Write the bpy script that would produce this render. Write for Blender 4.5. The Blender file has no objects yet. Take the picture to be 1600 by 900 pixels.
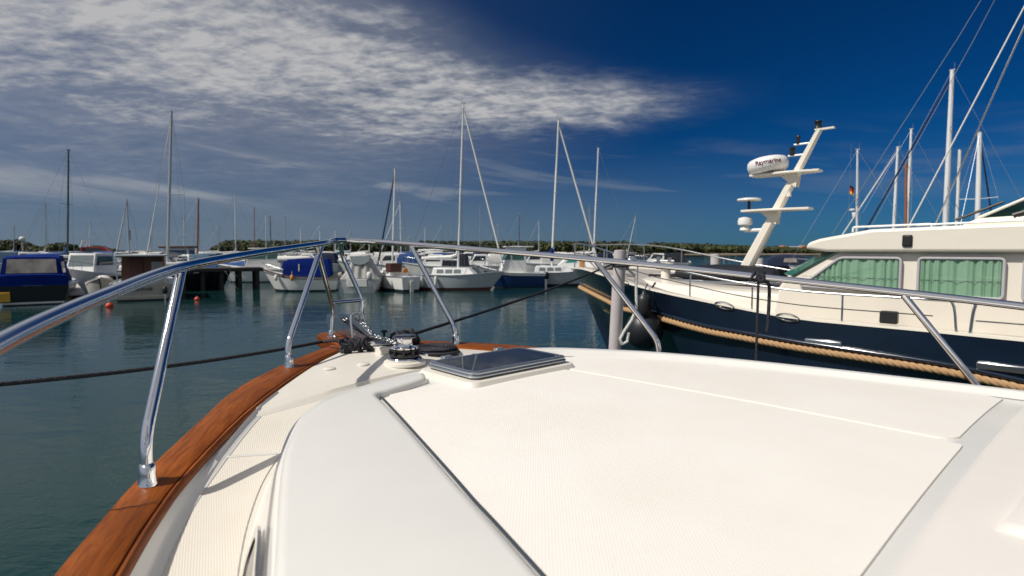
import bpy, bmesh, math, random
from mathutils import Vector, Matrix
random.seed(7)
R = math.radians
SC = bpy.context.scene
COL = SC.collection

# ------------------------------------------------------------------ camera, sky, sun, exposure
HC = 2.6                       # eye height above the water
FPX = 889.0                    # focal length in photo pixels (1600 wide)
PITCH = math.atan(60 / FPX)
CP, SP = math.cos(PITCH), math.sin(PITCH)
cam_d = bpy.data.cameras.new('camera'); cam = bpy.data.objects.new('camera', cam_d); COL.objects.link(cam)
cam_d.sensor_width = 36; cam_d.lens = 36 * FPX / 1600
cam_d.clip_start = 0.05; cam_d.clip_end = 60000
cam.location = (0, 0, HC); cam.rotation_euler = (R(90) - PITCH, 0, 0)
cam_d.dof.use_dof = True; cam_d.dof.focus_distance = 3.3; cam_d.dof.aperture_fstop = 2.8
SC.camera = cam

SUN_DIR = Vector((-0.78, -0.33, 1.0)).normalized()
SUN_EL = math.asin(SUN_DIR.z); SUN_AZ = math.atan2(SUN_DIR.x, SUN_DIR.y)
sun_d = bpy.data.lights.new('sun', 'SUN'); sun_d.energy = 4.2; sun_d.angle = R(0.5); sun_d.color = (1.0, 0.945, 0.86)
sun = bpy.data.objects.new('sun', sun_d); COL.objects.link(sun)
sun.rotation_euler = SUN_DIR.to_track_quat('Z', 'Y').to_euler(); sun.location = (-20, -10, 40)

SC.view_settings.view_transform = 'Standard'; SC.view_settings.look = 'None'
SC.view_settings.exposure = 0.0; SC.view_settings.gamma = 1.0
SC.view_settings.use_curve_mapping = False
SC.cycles.use_denoising = True
SC.cycles.max_bounces = 8

def build_world():
    w = bpy.data.worlds.new('World'); SC.world = w; w.use_nodes = True
    nt = w.node_tree; nt.nodes.clear(); N = nt.nodes; Lk = nt.links.new
    def m(op, a, b=None, c=None, clamp=False):
        n = N.new('ShaderNodeMath'); n.operation = op; n.use_clamp = clamp
        for i, v in enumerate((a, b, c)):
            if v is None: continue
            if isinstance(v, (int, float)): n.inputs[i].default_value = v
            else: Lk(v, n.inputs[i])
        return n.outputs[0]
    def mapr(v, a, b, c=0.0, d=1.0):
        n = N.new('ShaderNodeMapRange'); n.interpolation_type = 'SMOOTHSTEP'
        for i, k in ((1, a), (2, b), (3, c), (4, d)): n.inputs[i].default_value = k
        Lk(v, n.inputs[0]); return n.outputs[0]
    tc = N.new('ShaderNodeTexCoord'); d = tc.outputs['Generated']
    sky = N.new('ShaderNodeTexSky'); sky.sky_type = 'NISHITA'; sky.sun_disc = False
    sky.sun_elevation = SUN_EL; sky.sun_rotation = SUN_AZ
    sky.altitude = 0; sky.air_density = 1.0; sky.dust_density = 0.2; sky.ozone_density = 4.0
    Lk(d, sky.inputs[0])
    sx = N.new('ShaderNodeSeparateXYZ'); Lk(d, sx.inputs[0]); x, y, z = sx.outputs
    az = m('ARCTAN2', x, y)
    el = m('ARCSINE', z)
    # polarised light: the clear sky is darkest a right angle away from the sun
    dt = N.new('ShaderNodeVectorMath'); dt.operation = 'DOT_PRODUCT'; Lk(d, dt.inputs[0]); dt.inputs[1].default_value = SUN_DIR
    pol = m('SUBTRACT', 1.0, m('MULTIPLY', m('SUBTRACT', 1.0, m('MULTIPLY', dt.outputs['Value'], dt.outputs['Value'])), POL))
    gm = N.new('ShaderNodeGamma'); Lk(sky.outputs[0], gm.inputs[0]); gm.inputs[1].default_value = 1.0
    hs = N.new('ShaderNodeMix'); hs.data_type = 'RGBA'; hs.blend_type = 'MULTIPLY'; hs.inputs[0].default_value = 1.0
    Lk(sky.outputs[0], hs.inputs[6]); hs.inputs[7].default_value = TINT
    pm_ = N.new('ShaderNodeVectorMath'); pm_.operation = 'SCALE'; Lk(hs.outputs[2], pm_.inputs[0]); Lk(pol, pm_.inputs['Scale'])
    # clouds: noise on a plane high above, in an oblique bank plus thin streaks near the horizon
    zc = m('ADD', m('MAXIMUM', z, 0.0), 0.10)
    cmb = N.new('ShaderNodeCombineXYZ'); Lk(m('DIVIDE', x, zc), cmb.inputs[0]); Lk(m('DIVIDE', y, zc), cmb.inputs[1])
    def noise(scale, detail, rough, vec, dist=0.0):
        n = N.new('ShaderNodeTexNoise'); n.inputs['Scale'].default_value = scale; n.inputs['Detail'].default_value = detail
        n.inputs['Roughness'].default_value = rough; n.inputs['Distortion'].default_value = dist; Lk(vec, n.inputs['Vector']); return n.outputs['Fac']
    mp = N.new('ShaderNodeMapping'); Lk(cmb.outputs[0], mp.inputs[0]); mp.inputs['Rotation'].default_value = (0, 0, R(25)); mp.inputs['Scale'].default_value = (0.9, 1.25, 1); mp.inputs['Location'].default_value = (3.1, 1.7, 0)
    n1 = noise(1.1, 5, 0.55, mp.outputs[0], 0.3)
    n2 = noise(5.5, 8, 0.62, mp.outputs[0], 0.35)
    n3 = noise(13.0, 6, 0.6, mp.outputs[0], 0.2)
    nn = m('ADD', m('ADD', m('MULTIPLY', n1, 0.34), m('MULTIPLY', n2, 0.44)), m('MULTIPLY', n3, 0.22))
    ec = m('SUBTRACT', 0.243, m("MULTIPLY", m("MINIMUM", az, 0.0), 0.17))
    hw = m('ADD', 0.022, m('MULTIPLY', m('POWER', m('MAXIMUM', m('SUBTRACT', 0.40, az), 0.0001), 1.3), 0.205))
    t = m('DIVIDE', m('SUBTRACT', el, ec), hw)
    wob = m('MULTIPLY', m('SUBTRACT', n1, 0.5), 1.6)
    bank = mapr(m('ADD', m('ABSOLUTE', m('ADD', t, wob)), m('MULTIPLY', wob, 0.2)), 0.10, 1.60, 1.0, 0.0)
    right = mapr(az, 0.12, 0.46, 1.0, 0.0)
    bank = m('MULTIPLY', bank, right)
    dens = mapr(m('ADD', nn, m('MULTIPLY', bank, mapr(az, -0.65, 0.05, 0.58, 0.42))), 0.46, 1.06)
    dens = m('MULTIPLY', m('MULTIPLY', m('MULTIPLY_ADD', dens, 0.82, 0.16), bank), m('MULTIPLY_ADD', m('ADD', n3, n2), 1.0, -0.08), clamp=True)
    veil = m('MULTIPLY', m('MULTIPLY', mapr(az, -0.35, 0.30, 0.52, 0.0), mapr(t, 0.5, 1.6, 1.0, 0.15)), m('ADD', 0.75, m('MULTIPLY', n2, 0.5)))
    cb2 = N.new('ShaderNodeCombineXYZ'); Lk(m('MULTIPLY', az, 1.6), cb2.inputs[0]); Lk(m('ADD', m('MULTIPLY', el, 15.0), m('MULTIPLY', az, 1.3)), cb2.inputs[1])
    n4 = noise(1.5, 7, 0.55, cb2.outputs[0], 0.5)
    low = m('MULTIPLY', mapr(el, 0.02, 0.10), mapr(el, 0.12, 0.22, 1.0, 0.0))
    st = m('MULTIPLY', m('MULTIPLY', mapr(n4, 0.42, 0.66), low), mapr(az, -0.25, 0.5, 0.95, 0.25)); dens = m('MAXIMUM', dens, m('MULTIPLY', m('MULTIPLY', st, mapr(az, -0.5, 0.1, 0.55, 0.0)), 1.0))
    hz = m('MULTIPLY', mapr(el, 0.0, 0.20, 1.0, 0.0), mapr(az, -0.4, 0.6, 0.66, 0.16))
    cov = m('MAXIMUM', m('MAXIMUM', dens, veil), m('MAXIMUM', st, hz))
    # unseen bright cloud added overhead and behind the viewer, for fill and neutral chrome
    n5 = noise(1.6, 6, 0.6, mp.outputs[0], 0.3)
    rear_fill = m('MAXIMUM', mapr(y, 0.25, -0.35), mapr(el, 0.70, 1.15))
    rear_fill = m('MULTIPLY', rear_fill, mapr(n5, 0.36, 0.60, 0.30, 0.95))
    dens = m('MAXIMUM', dens, rear_fill); cov = m('MAXIMUM', cov, rear_fill)
    ccol = N.new('ShaderNodeMix'); ccol.data_type = 'RGBA'; Lk(dens, ccol.inputs[0])
    ccol.inputs[6].default_value = CLOUD_THIN; ccol.inputs[7].default_value = CLOUD_THICK
    mx = N.new('ShaderNodeMix'); mx.data_type = 'RGBA'; Lk(cov, mx.inputs[0]); Lk(pm_.outputs[0], mx.inputs[6]); Lk(ccol.outputs[2], mx.inputs[7])
    bg = N.new('ShaderNodeBackground'); bg.inputs[1].default_value = SKY_STRENGTH; Lk(mx.outputs[2], bg.inputs[0])
    out = N.new('ShaderNodeOutputWorld'); Lk(bg.outputs[0], out.inputs[0])

SKY_STRENGTH = 0.10
POL = 0.62
TINT = (0.015, 0.315, 0.72, 1)
CLOUD_THIN = (1.95, 2.35, 2.95, 1)
CLOUD_THICK = (4.7, 4.7, 4.8, 1)
build_world()

# ------------------------------------------------------------------ helpers
def ray(px, py):
    x = (px - 800) / FPX; v = (450 - py) / FPX
    return Vector((x, CP + v * SP, -SP + v * CP))
def PZ(px, py, z):             # photo pixel -> world point at absolute height z
    d = ray(px, py); return Vector((0, 0, HC)) + d * ((z - HC) / d.z)
def PD(px, py, Y):             # photo pixel -> world point at ground distance Y
    d = ray(px, py); return Vector((0, 0, HC)) + d * (Y / d.y)
def lerp(a, b, t): return a + (b - a) * t
def interp(xs, ys, x):
    if x <= xs[0]: return ys[0]
    for i in range(len(xs) - 1):
        if x <= xs[i + 1]: return lerp(ys[i], ys[i + 1], (x - xs[i]) / (xs[i + 1] - xs[i]))
    return ys[-1]
def smooth_path(pts, n=8, closed=False):
    pts = [Vector(p) for p in pts]; out = []
    m = len(pts); rng = range(m if closed else m - 1)
    for i in rng:
        p1, p2 = pts[i], pts[(i + 1) % m]
        p0 = pts[i - 1] if (i > 0 or closed) else p1 * 2 - p2
        p3 = pts[(i + 2) % m] if (i + 2 < m or closed) else p2 * 2 - p1
        for k in range(n):
            t = k / n; t2, t3 = t * t, t * t * t
            out.append(0.5 * ((2 * p1) + (p2 - p0) * t + (2 * p0 - 5 * p1 + 4 * p2 - p3) * t2 + (3 * p1 - p0 - 3 * p2 + p3) * t3))
    if not closed: out.append(pts[-1])
    return out
def round_corners(pts, r, n=6):    # straight runs with rounded bends
    pts = [Vector(p) for p in pts]; out = [pts[0]]
    for i in range(1, len(pts) - 1):
        a, b, c = pts[i - 1], pts[i], pts[i + 1]
        da, dc = (a - b), (c - b); rr = min(r, da.length * .45, dc.length * .45)
        p, q = b + da.normalized() * rr, b + dc.normalized() * rr
        for k in range(n + 1):
            t = k / n; out.append((1 - t) ** 2 * p + 2 * t * (1 - t) * b + t * t * q)
    out.append(pts[-1]); return out

class MB:
    def __init__(s): s.v = []; s.f = []; s.m = []
    def face(s, idx, mat=0): s.f.append(tuple(idx)); s.m.append(mat)
    def poly(s, pts, mat=0):
        b = len(s.v); s.v += [tuple(p) for p in pts]; s.face(range(b, b + len(pts)), mat); return s
    def rings(s, rings, closed=True, caps=(False, False), mat=0, mats=None):
        b = len(s.v); n = len(rings[0])
        for r in rings: s.v += [tuple(p) for p in r]
        for i in range(len(rings) - 1):
            for k in range(n if closed else n - 1):
                k2 = (k + 1) % n
                s.face((b + i * n + k, b + i * n + k2, b + (i + 1) * n + k2, b + (i + 1) * n + k), mats[k] if mats else mat)
        if caps[0]: s.face([b + k for k in reversed(range(n))], mat)
        if caps[1]: s.face([b + (len(rings) - 1) * n + k for k in range(n)], mat)
        return s
    def tube(s, path, r, n=8, caps=True, mat=0, flat=1.0):
        path = [Vector(p) for p in path]; rs = r if isinstance(r, (list, tuple)) else [r] * len(path)
        t0 = (path[1] - path[0]).normalized()
        up = Vector((0, 0, 1)) if abs(t0.z) < 0.9 else Vector((1, 0, 0))
        nrm = (up - t0 * up.dot(t0)).normalized(); rings = []
        for i, p in enumerate(path):
            a = path[max(i - 1, 0)]; c = path[min(i + 1, len(path) - 1)]
            t = (c - a)
            t = t.normalized() if t.length > 1e-9 else t0
            nrm = (nrm - t * nrm.dot(t))
            nrm = nrm.normalized() if nrm.length > 1e-9 else t.orthogonal().normalized()
            bn = t.cross(nrm)
            rings.append([p + (nrm * math.cos(2 * math.pi * k / n) * flat + bn * math.sin(2 * math.pi * k / n)) * rs[i] for k in range(n)])
        return s.rings(rings, True, (caps, caps), mat)
    def rope(s, path, r, pitch, strands=3, n=5, seg=8):
        path = [Vector(p) for p in path]
        L = [0]
        for a, b in zip(path, path[1:]): L.append(L[-1] + (b - a).length)
        tot = L[-1]; steps = max(4, int(tot / pitch * seg)); pts = []; j = 0
        for i in range(steps + 1):
            d = tot * i / steps
            while j < len(L) - 2 and L[j + 1] < d: j += 1
            pts.append(path[j].lerp(path[j + 1], (d - L[j]) / max(L[j + 1] - L[j], 1e-9)))
        t0 = (pts[1] - pts[0]).normalized(); nrm = t0.orthogonal().normalized(); frames = []
        for i in range(len(pts)):
            t = (pts[min(i + 1, len(pts) - 1)] - pts[max(i - 1, 0)]).normalized()
            nrm = (nrm - t * nrm.dot(t)).normalized(); frames.append((nrm.copy(), t.cross(nrm)))
        for q in range(strands):
            hp = []
            for i, p in enumerate(pts):
                a = 2 * math.pi * (q / strands + tot * i / steps / pitch)
                hp.append(p + (frames[i][0] * math.cos(a) + frames[i][1] * math.sin(a)) * r * 0.48)
            s.tube(hp, r * 0.56, n)
        return s
    def box(s, c, h, mat=0, rz=0.0, taper=1.0):
        c = Vector(c); b = len(s.v); ca, sa = math.cos(rz), math.sin(rz)
        for dz in (-1, 1):
            k = taper if dz > 0 else 1.0
            for dx, dy in ((-1, -1), (1, -1), (1, 1), (-1, 1)):
                x, y = dx * h[0] * k, dy * h[1] * k
                s.v.append((c.x + x * ca - y * sa, c.y + x * sa + y * ca, c.z + dz * h[2]))
        for f in ((3, 2, 1, 0), (4, 5, 6, 7), (0, 1, 5, 4), (1, 2, 6, 5), (2, 3, 7, 6), (3, 0, 4, 7)): s.face([b + i for i in f], mat)
        return s
    def prism(s, prof, y0, y1, mat=0, k=1.0):   # x-z profile extruded across y; k narrows the far end
        b = len(s.v); n = len(prof)
        s.v += [(x, y0, z) for x, z in prof] + [(x, y1, z) for x, z in prof]
        s.face(range(n), mat); s.face([b + n + i for i in reversed(range(n))], mat) if False else None
        s.f[-1] = tuple(range(b, b + n))
        s.face([b + n + i for i in reversed(range(n))], mat)
        for i in range(n): s.face((b + (i + 1) % n, b + i, b + n + i, b + n + (i + 1) % n), mat)
        return s
    def slab(s, outline, z0, z1, mat=0, inset=0.0):   # x-y outline extruded in z (z may be a function of x,y)
        f0 = z0 if callable(z0) else (lambda x, y: z0); f1 = z1 if callable(z1) else (lambda x, y: z1)
        lo = [(x, y, f0(x, y)) for x, y in outline]; hi = [(x, y, f1(x, y)) for x, y in outline]
        return s.rings([lo, hi], True, (True, True), mat)
    def lathe(s, prof, c=(0, 0, 0), n=24, mat=0, axis='Z', sx=1.0, sy=1.0):
        c = Vector(c); rings = []
        for r, h in prof:
            ring = []
            for k in range(n):
                a = 2 * math.pi * k / n; p = Vector((r * math.cos(a) * sx, r * math.sin(a) * sy, h))
                if axis == 'X': p = Vector((p.z, p.x, p.y))
                if axis == 'Y': p = Vector((p.x, p.z, p.y))
                ring.append(c + p)
            rings.append(ring)
        return s.rings(rings, True, (prof[0][0] > 1e-6, prof[-1][0] > 1e-6), mat)
    def build(s, name, mats, parent=None, angle=35, bevel=0.0, bseg=2):
        me = bpy.data.meshes.new(name); me.from_pydata(s.v, [], s.f)
        mats = mats if isinstance(mats, (list, tuple)) else [mats]
        for mt in mats: me.materials.append(mt)
        me.polygons.foreach_set('material_index', s.m)
        bm = bmesh.new(); bm.from_mesh(me)
        bmesh.ops.remove_doubles(bm, verts=bm.verts, dist=1e-5)
        bmesh.ops.recalc_face_normals(bm, faces=bm.faces)
        bm.to_mesh(me); bm.free()
        me.polygons.foreach_set('use_smooth', [True] * len(me.polygons))
        me.set_sharp_from_angle(angle=R(angle))
        o = bpy.data.objects.new(name, me); COL.objects.link(o)
        if parent is not None: o.parent = parent
        if bevel:
            b = o.modifiers.new('bevel', 'BEVEL'); b.width = bevel; b.segments = bseg; b.limit_method = 'ANGLE'; b.angle_limit = R(30); b.harden_normals = False
        return o

def tag(o, label=None, cat=None, group=None, kind=None):
    if label: o['label'] = label
    if cat: o['category'] = cat
    if group: o['group'] = group
    if kind: o['kind'] = kind
    return o
def empty(name, loc, rz=0.0, label=None, cat=None, group=None):
    o = bpy.data.objects.new(name, None); COL.objects.link(o); o.location = loc; o.rotation_euler = (0, 0, rz); o.empty_display_size = .2
    return tag(o, label, cat, group)
def text_mesh(name, body, size, mat, parent, matrix, extrude=0.003, shear=0.0, bend=None):
    cu = bpy.data.curves.new(name, 'FONT'); cu.body = body; cu.size = size; cu.extrude = extrude; cu.align_x = 'CENTER'; cu.align_y = 'CENTER'; cu.shear = shear
    cu.offset = size * 0.012
    tmp = bpy.data.objects.new(name, cu); COL.objects.link(tmp)
    bpy.context.view_layer.update()
    me = bpy.data.meshes.new_from_object(tmp.evaluated_get(bpy.context.evaluated_depsgraph_get()))
    bpy.data.objects.remove(tmp); me.materials.clear(); me.materials.append(mat)
    for v in me.vertices:
        p = bend(v.co) if bend else v.co
        v.co = matrix @ p
    o = bpy.data.objects.new(name, me); COL.objects.link(o); o.parent = parent
    return o

# ------------------------------------------------------------------ materials
def mat(name, col, rough=0.5, metal=0.0, var=0.06, vscale=3.0, bump=0.0, bscale=40.0, coat=0.0, spec=0.5, col2=None, c2lo=0.5, c2hi=0.75, stretch=(1, 1, 1), alpha=None):
    m = bpy.data.materials.new(name); m.use_nodes = True; nt = m.node_tree; N = nt.nodes; Lk = nt.links.new
    p = N['Principled BSDF']; p.inputs['Roughness'].default_value = rough; p.inputs['Metallic'].default_value = metal
    p.inputs['Coat Weight'].default_value = coat; p.inputs['Coat Roughness'].default_value = 0.08; p.inputs['Specular IOR Level'].default_value = spec
    tc = N.new('ShaderNodeTexCoord'); mp = N.new('ShaderNodeMapping'); mp.inputs['Scale'].default_value = stretch; Lk(tc.outputs['Object'], mp.inputs[0])
    n = N.new('ShaderNodeTexNoise'); n.inputs['Scale'].default_value = vscale; n.inputs['Detail'].default_value = 6; n.inputs['Roughness'].default_value = .6; Lk(mp.outputs[0], n.inputs['Vector'])
    r = N.new('ShaderNodeValToRGB'); Lk(n.outputs['Fac'], r.inputs[0])
    if col2:
        r.color_ramp.elements[0].position = c2lo; r.color_ramp.elements[1].position = c2hi
        r.color_ramp.elements[0].color = (*col, 1); r.color_ramp.elements[1].color = (*col2, 1)
    else:
        r.color_ramp.elements[0].position = .3; r.color_ramp.elements[1].position = .7
        r.color_ramp.elements[0].color = (*[c * (1 - var) for c in col], 1); r.color_ramp.elements[1].color = (*[min(1, c * (1 + var)) for c in col], 1)
    Lk(r.outputs[0], p.inputs['Base Color'])
    if bump:
        b = N.new('ShaderNodeTexNoise'); b.inputs['Scale'].default_value = bscale; b.inputs['Detail'].default_value = 3; Lk(mp.outputs[0], b.inputs['Vector'])
        bp = N.new('ShaderNodeBump'); bp.inputs['Strength'].default_value = bump; bp.inputs['Distance'].default_value = .01; Lk(b.outputs['Fac'], bp.inputs['Height']); Lk(bp.outputs[0], p.inputs['Normal'])
    return m
M = {}
M['gelcoat'] = mat('gelcoat', (.70, .685, .645), .28, var=.02, vscale=4, coat=.15, bump=.02, bscale=3)
M['white_gelcoat'] = mat('white_gelcoat', (.76, .72, .665), .42, var=.02, vscale=4, spec=.4)
M['cream_gelcoat'] = mat('cream_gelcoat', (.72, .68, .60), .32, var=.025, vscale=5)
M['chrome'] = mat('chrome', (.78, .78, .79), .06, 1.0, var=.02)
M['dull_steel'] = mat('dull_steel', (.55, .56, .57), .28, 1.0, var=.08, vscale=20)
M['dark_cap'] = mat('dark_cap', (.20, .21, .24), .22, 1.0, var=.05)
M['alu'] = mat('alu', (.50, .53, .56), .30, .9, var=.04)
M['black_rope'] = mat('black_rope', (.018, .018, .026), .7, var=.3, vscale=60, bump=.3, bscale=250)
M['black_plastic'] = mat('black_plastic', (.015, .015, .017), .45)
M['tan_rope'] = mat('tan_rope', (.44, .27, .135), .85, var=.15, vscale=25, bump=.4, bscale=160)
M['chain'] = mat('chain', (.42, .43, .44), .38, 1.0, var=.15, vscale=60)
M['smoked'] = mat('smoked', (.012, .014, .016), .03, spec=.9)
M['navy'] = mat('navy', (.008, .016, .034), .14, coat=.6, var=.15, vscale=2)
M['trawler_cream'] = mat('trawler_cream', (.80, .745, .645), .3, coat=.25, var=.02)
M['trawler_deck'] = mat('trawler_deck', (.40, .365, .33), .7, var=.05)
M['white'] = mat('white', (.76, .76, .74), .3, var=.04, vscale=1.5)
M['dirty_white'] = mat('dirty_white', (.66, .65, .61), .42, var=.10, vscale=1.2)
M['mast_white'] = mat('mast_white', (.72, .73, .73), .35, var=.05)
M['mast_grey'] = mat('mast_grey', (.42, .44, .45), .35, .35, var=.05)
M['mast_dark'] = mat('mast_dark', (.035, .055, .06), .4)
M['mast_blue'] = mat('mast_blue', (.02, .06, .16), .4)
M['wood_mast'] = mat('wood_mast', (.26, .10, .045), .45, var=.2, vscale=6)
M['sail'] = mat('sail', (.70, .69, .66), .8, var=.06)
M['navy_cloth'] = mat('navy_cloth', (.007, .016, .05), .85, var=.2, bump=.3, bscale=6)
M['black_cover'] = mat('black_cover', (.007, .009, .014), .7, var=.2, bump=.4, bscale=5)
M['blue_cloth'] = mat('blue_cloth', (.0015, .016, .15), .9, spec=.12, var=.2, vscale=2, bump=.4, bscale=4)
M['mid_blue_cloth'] = mat('mid_blue_cloth', (.02, .075, .26), .75, var=.15, bump=.4, bscale=5)
M['teal_cloth'] = mat('teal_cloth', (.045, .10, .17), .8, var=.15)
M['grey_cloth'] = mat('grey_cloth', (.36, .355, .335), .85, var=.08, bump=.5, bscale=5)
M['dark_blue'] = mat('dark_blue', (.008, .03, .12), .25, coat=.3)
M['black_hull'] = mat('black_hull', (.010, .012, .018), .25, coat=.3)
M['pale_grey'] = mat('pale_grey', (.42, .46, .48), .35, var=.05)
M['tan_hull'] = mat('tan_hull', (.46, .42, .35), .4, var=.05)
M['red'] = mat('red', (.33, .03, .025), .4)
M['buoy_red'] = mat('buoy_red', (.62, .06, .025), .45, var=.15, vscale=8)
M['boot_red'] = mat('boot_red', (.12, .03, .025), .6)
M['antifoul'] = mat('antifoul', (.015, .02, .03), .7)
M['brown_wood'] = mat('brown_wood', (.085, .033, .015), .45, var=.3, vscale=4, stretch=(1, 1, 6))
M['orange_wood'] = mat('orange_wood', (.30, .12, .035), .5, var=.2)
M['maroon'] = mat('maroon', (.06, .018, .012), .6)
M['dark_glass'] = mat('dark_glass', (.012, .018, .02), .04, spec=.9)
M['green_glass'] = mat('green_glass', (.03, .12, .09), .05, spec=.8)
M['grey_window'] = mat('grey_window', (.16, .19, .2), .12, spec=.7)
M['vinyl'] = mat('vinyl', (.30, .27, .24), .12, spec=.6, var=.5, vscale=1.6)
M['orange'] = mat('orange', (.62, .26, .06), .6)
M['yellow'] = mat('yellow', (.60, .33, .03), .6)
M['rubber'] = mat('rubber', (.014, .015, .018), .42)
M['concrete'] = mat('concrete', (.47, .43, .43), .85, var=.1, vscale=2.5, bump=.3, bscale=30)
M['pier_dark'] = mat('pier_dark', (.03, .026, .024), .85, var=.3, vscale=2)
M['curtain'] = mat('curtain', (.35, .475, .37), .8, var=.05)
M['grey_trim'] = mat('grey_trim', (.46, .45, .47), .35)
M['letter'] = mat('letter', (.16, .02, .06), .5)
M['gold'] = mat('gold', (.42, .33, .16), .45)
M['ink'] = mat('ink', (.03, .03, .06), .5)
M['lamp_black'] = mat('lamp_black', (.012, .011, .010), .3, spec=.6)
M['flag_black'] = mat('flag_black', (.01, .01, .01), .8)
M['flag_red'] = mat('flag_red', (.5, .015, .01), .8)
M['flag_gold'] = mat('flag_gold', (.75, .45, .02), .8)
M['wire'] = mat('wire', (.40, .42, .44), .4, .6)
M['soil'] = mat('soil', (.20, .16, .11), .9, var=.2, vscale=.1, bump=.5, bscale=1)
M['roof_tile'] = mat('roof_tile', (.33, .14, .08), .8)
M['plaster'] = mat('plaster', (.55, .53, .48), .8)
M['teal_mark'] = mat('teal_mark', (.02, .28, .26), .4)

def wood_mat():
    m = bpy.data.materials.new('varnished_teak'); m.use_nodes = True; nt = m.node_tree; N = nt.nodes; Lk = nt.links.new; p = N['Principled BSDF']
    tc = N.new('ShaderNodeTexCoord'); at = N.new('ShaderNodeAttribute'); at.attribute_name = 'grain'; mp = N.new('ShaderNodeMapping'); mp.inputs['Scale'].default_value = (1.0, 11, 11); Lk(at.outputs['Vector'], mp.inputs[0])
    n = N.new('ShaderNodeTexNoise'); n.inputs['Scale'].default_value = 5; n.inputs['Detail'].default_value = 9; n.inputs['Roughness'].default_value = .68; n.inputs['Distortion'].default_value = .6; Lk(mp.outputs[0], n.inputs['Vector'])
    r = N.new('ShaderNodeValToRGB'); e = r.color_ramp.elements; e[0].position = .33; e[0].color = (.145, .034, .004, 1); e[1].position = .68; e[1].color = (.345, .100, .014, 1); Lk(n.outputs['Fac'], r.inputs[0])
    n2 = N.new('ShaderNodeTexNoise'); n2.inputs['Scale'].default_value = 2.2; n2.inputs['Detail'].default_value = 4; Lk(tc.outputs['Object'], n2.inputs['Vector'])
    r2 = N.new('ShaderNodeValToRGB'); r2.color_ramp.elements[0].position = .35; r2.color_ramp.elements[0].color = (.6, .55, .5, 1); r2.color_ramp.elements[1].position = .65; r2.color_ramp.elements[1].color = (1.1, 1.05, 1, 1); Lk(n2.outputs['Fac'], r2.inputs[0])
    mx = N.new('ShaderNodeMix'); mx.data_type = 'RGBA'; mx.blend_type = 'MULTIPLY'; mx.inputs[0].default_value = 1; Lk(r.outputs[0], mx.inputs[6]); Lk(r2.outputs[0], mx.inputs[7])
    # scuffed varnish spots
    n3 = N.new('ShaderNodeTexNoise'); n3.inputs['Scale'].default_value = 9; n3.inputs['Detail'].default_value = 5; Lk(tc.outputs['Object'], n3.inputs['Vector'])
    r3 = N.new('ShaderNodeValToRGB'); r3.color_ramp.elements[0].position = .70; r3.color_ramp.elements[0].color = (0, 0, 0, 1); r3.color_ramp.elements[1].position = .78; r3.color_ramp.elements[1].color = (.6, .6, .6, 1); Lk(n3.outputs['Fac'], r3.inputs[0])
    mx2 = N.new('ShaderNodeMix'); mx2.data_type = 'RGBA'; Lk(r3.outputs[0], mx2.inputs[0]); Lk(mx.outputs[2], mx2.inputs[6]); mx2.inputs[7].default_value = (.38, .22, .09, 1)
    Lk(mx2.outputs[2], p.inputs['Base Color']); p.inputs['Roughness'].default_value = .5; p.inputs['Specular IOR Level'].default_value = .14; p.inputs['Coat Weight'].default_value = .06; p.inputs['Coat Roughness'].default_value = .2
    bp = N.new('ShaderNodeBump'); bp.inputs['Strength'].default_value = .12; bp.inputs['Distance'].default_value = .004; Lk(n.outputs['Fac'], bp.inputs['Height']); Lk(bp.outputs[0], p.inputs['Normal'])
    return m
M['teak'] = wood_mat()

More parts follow.
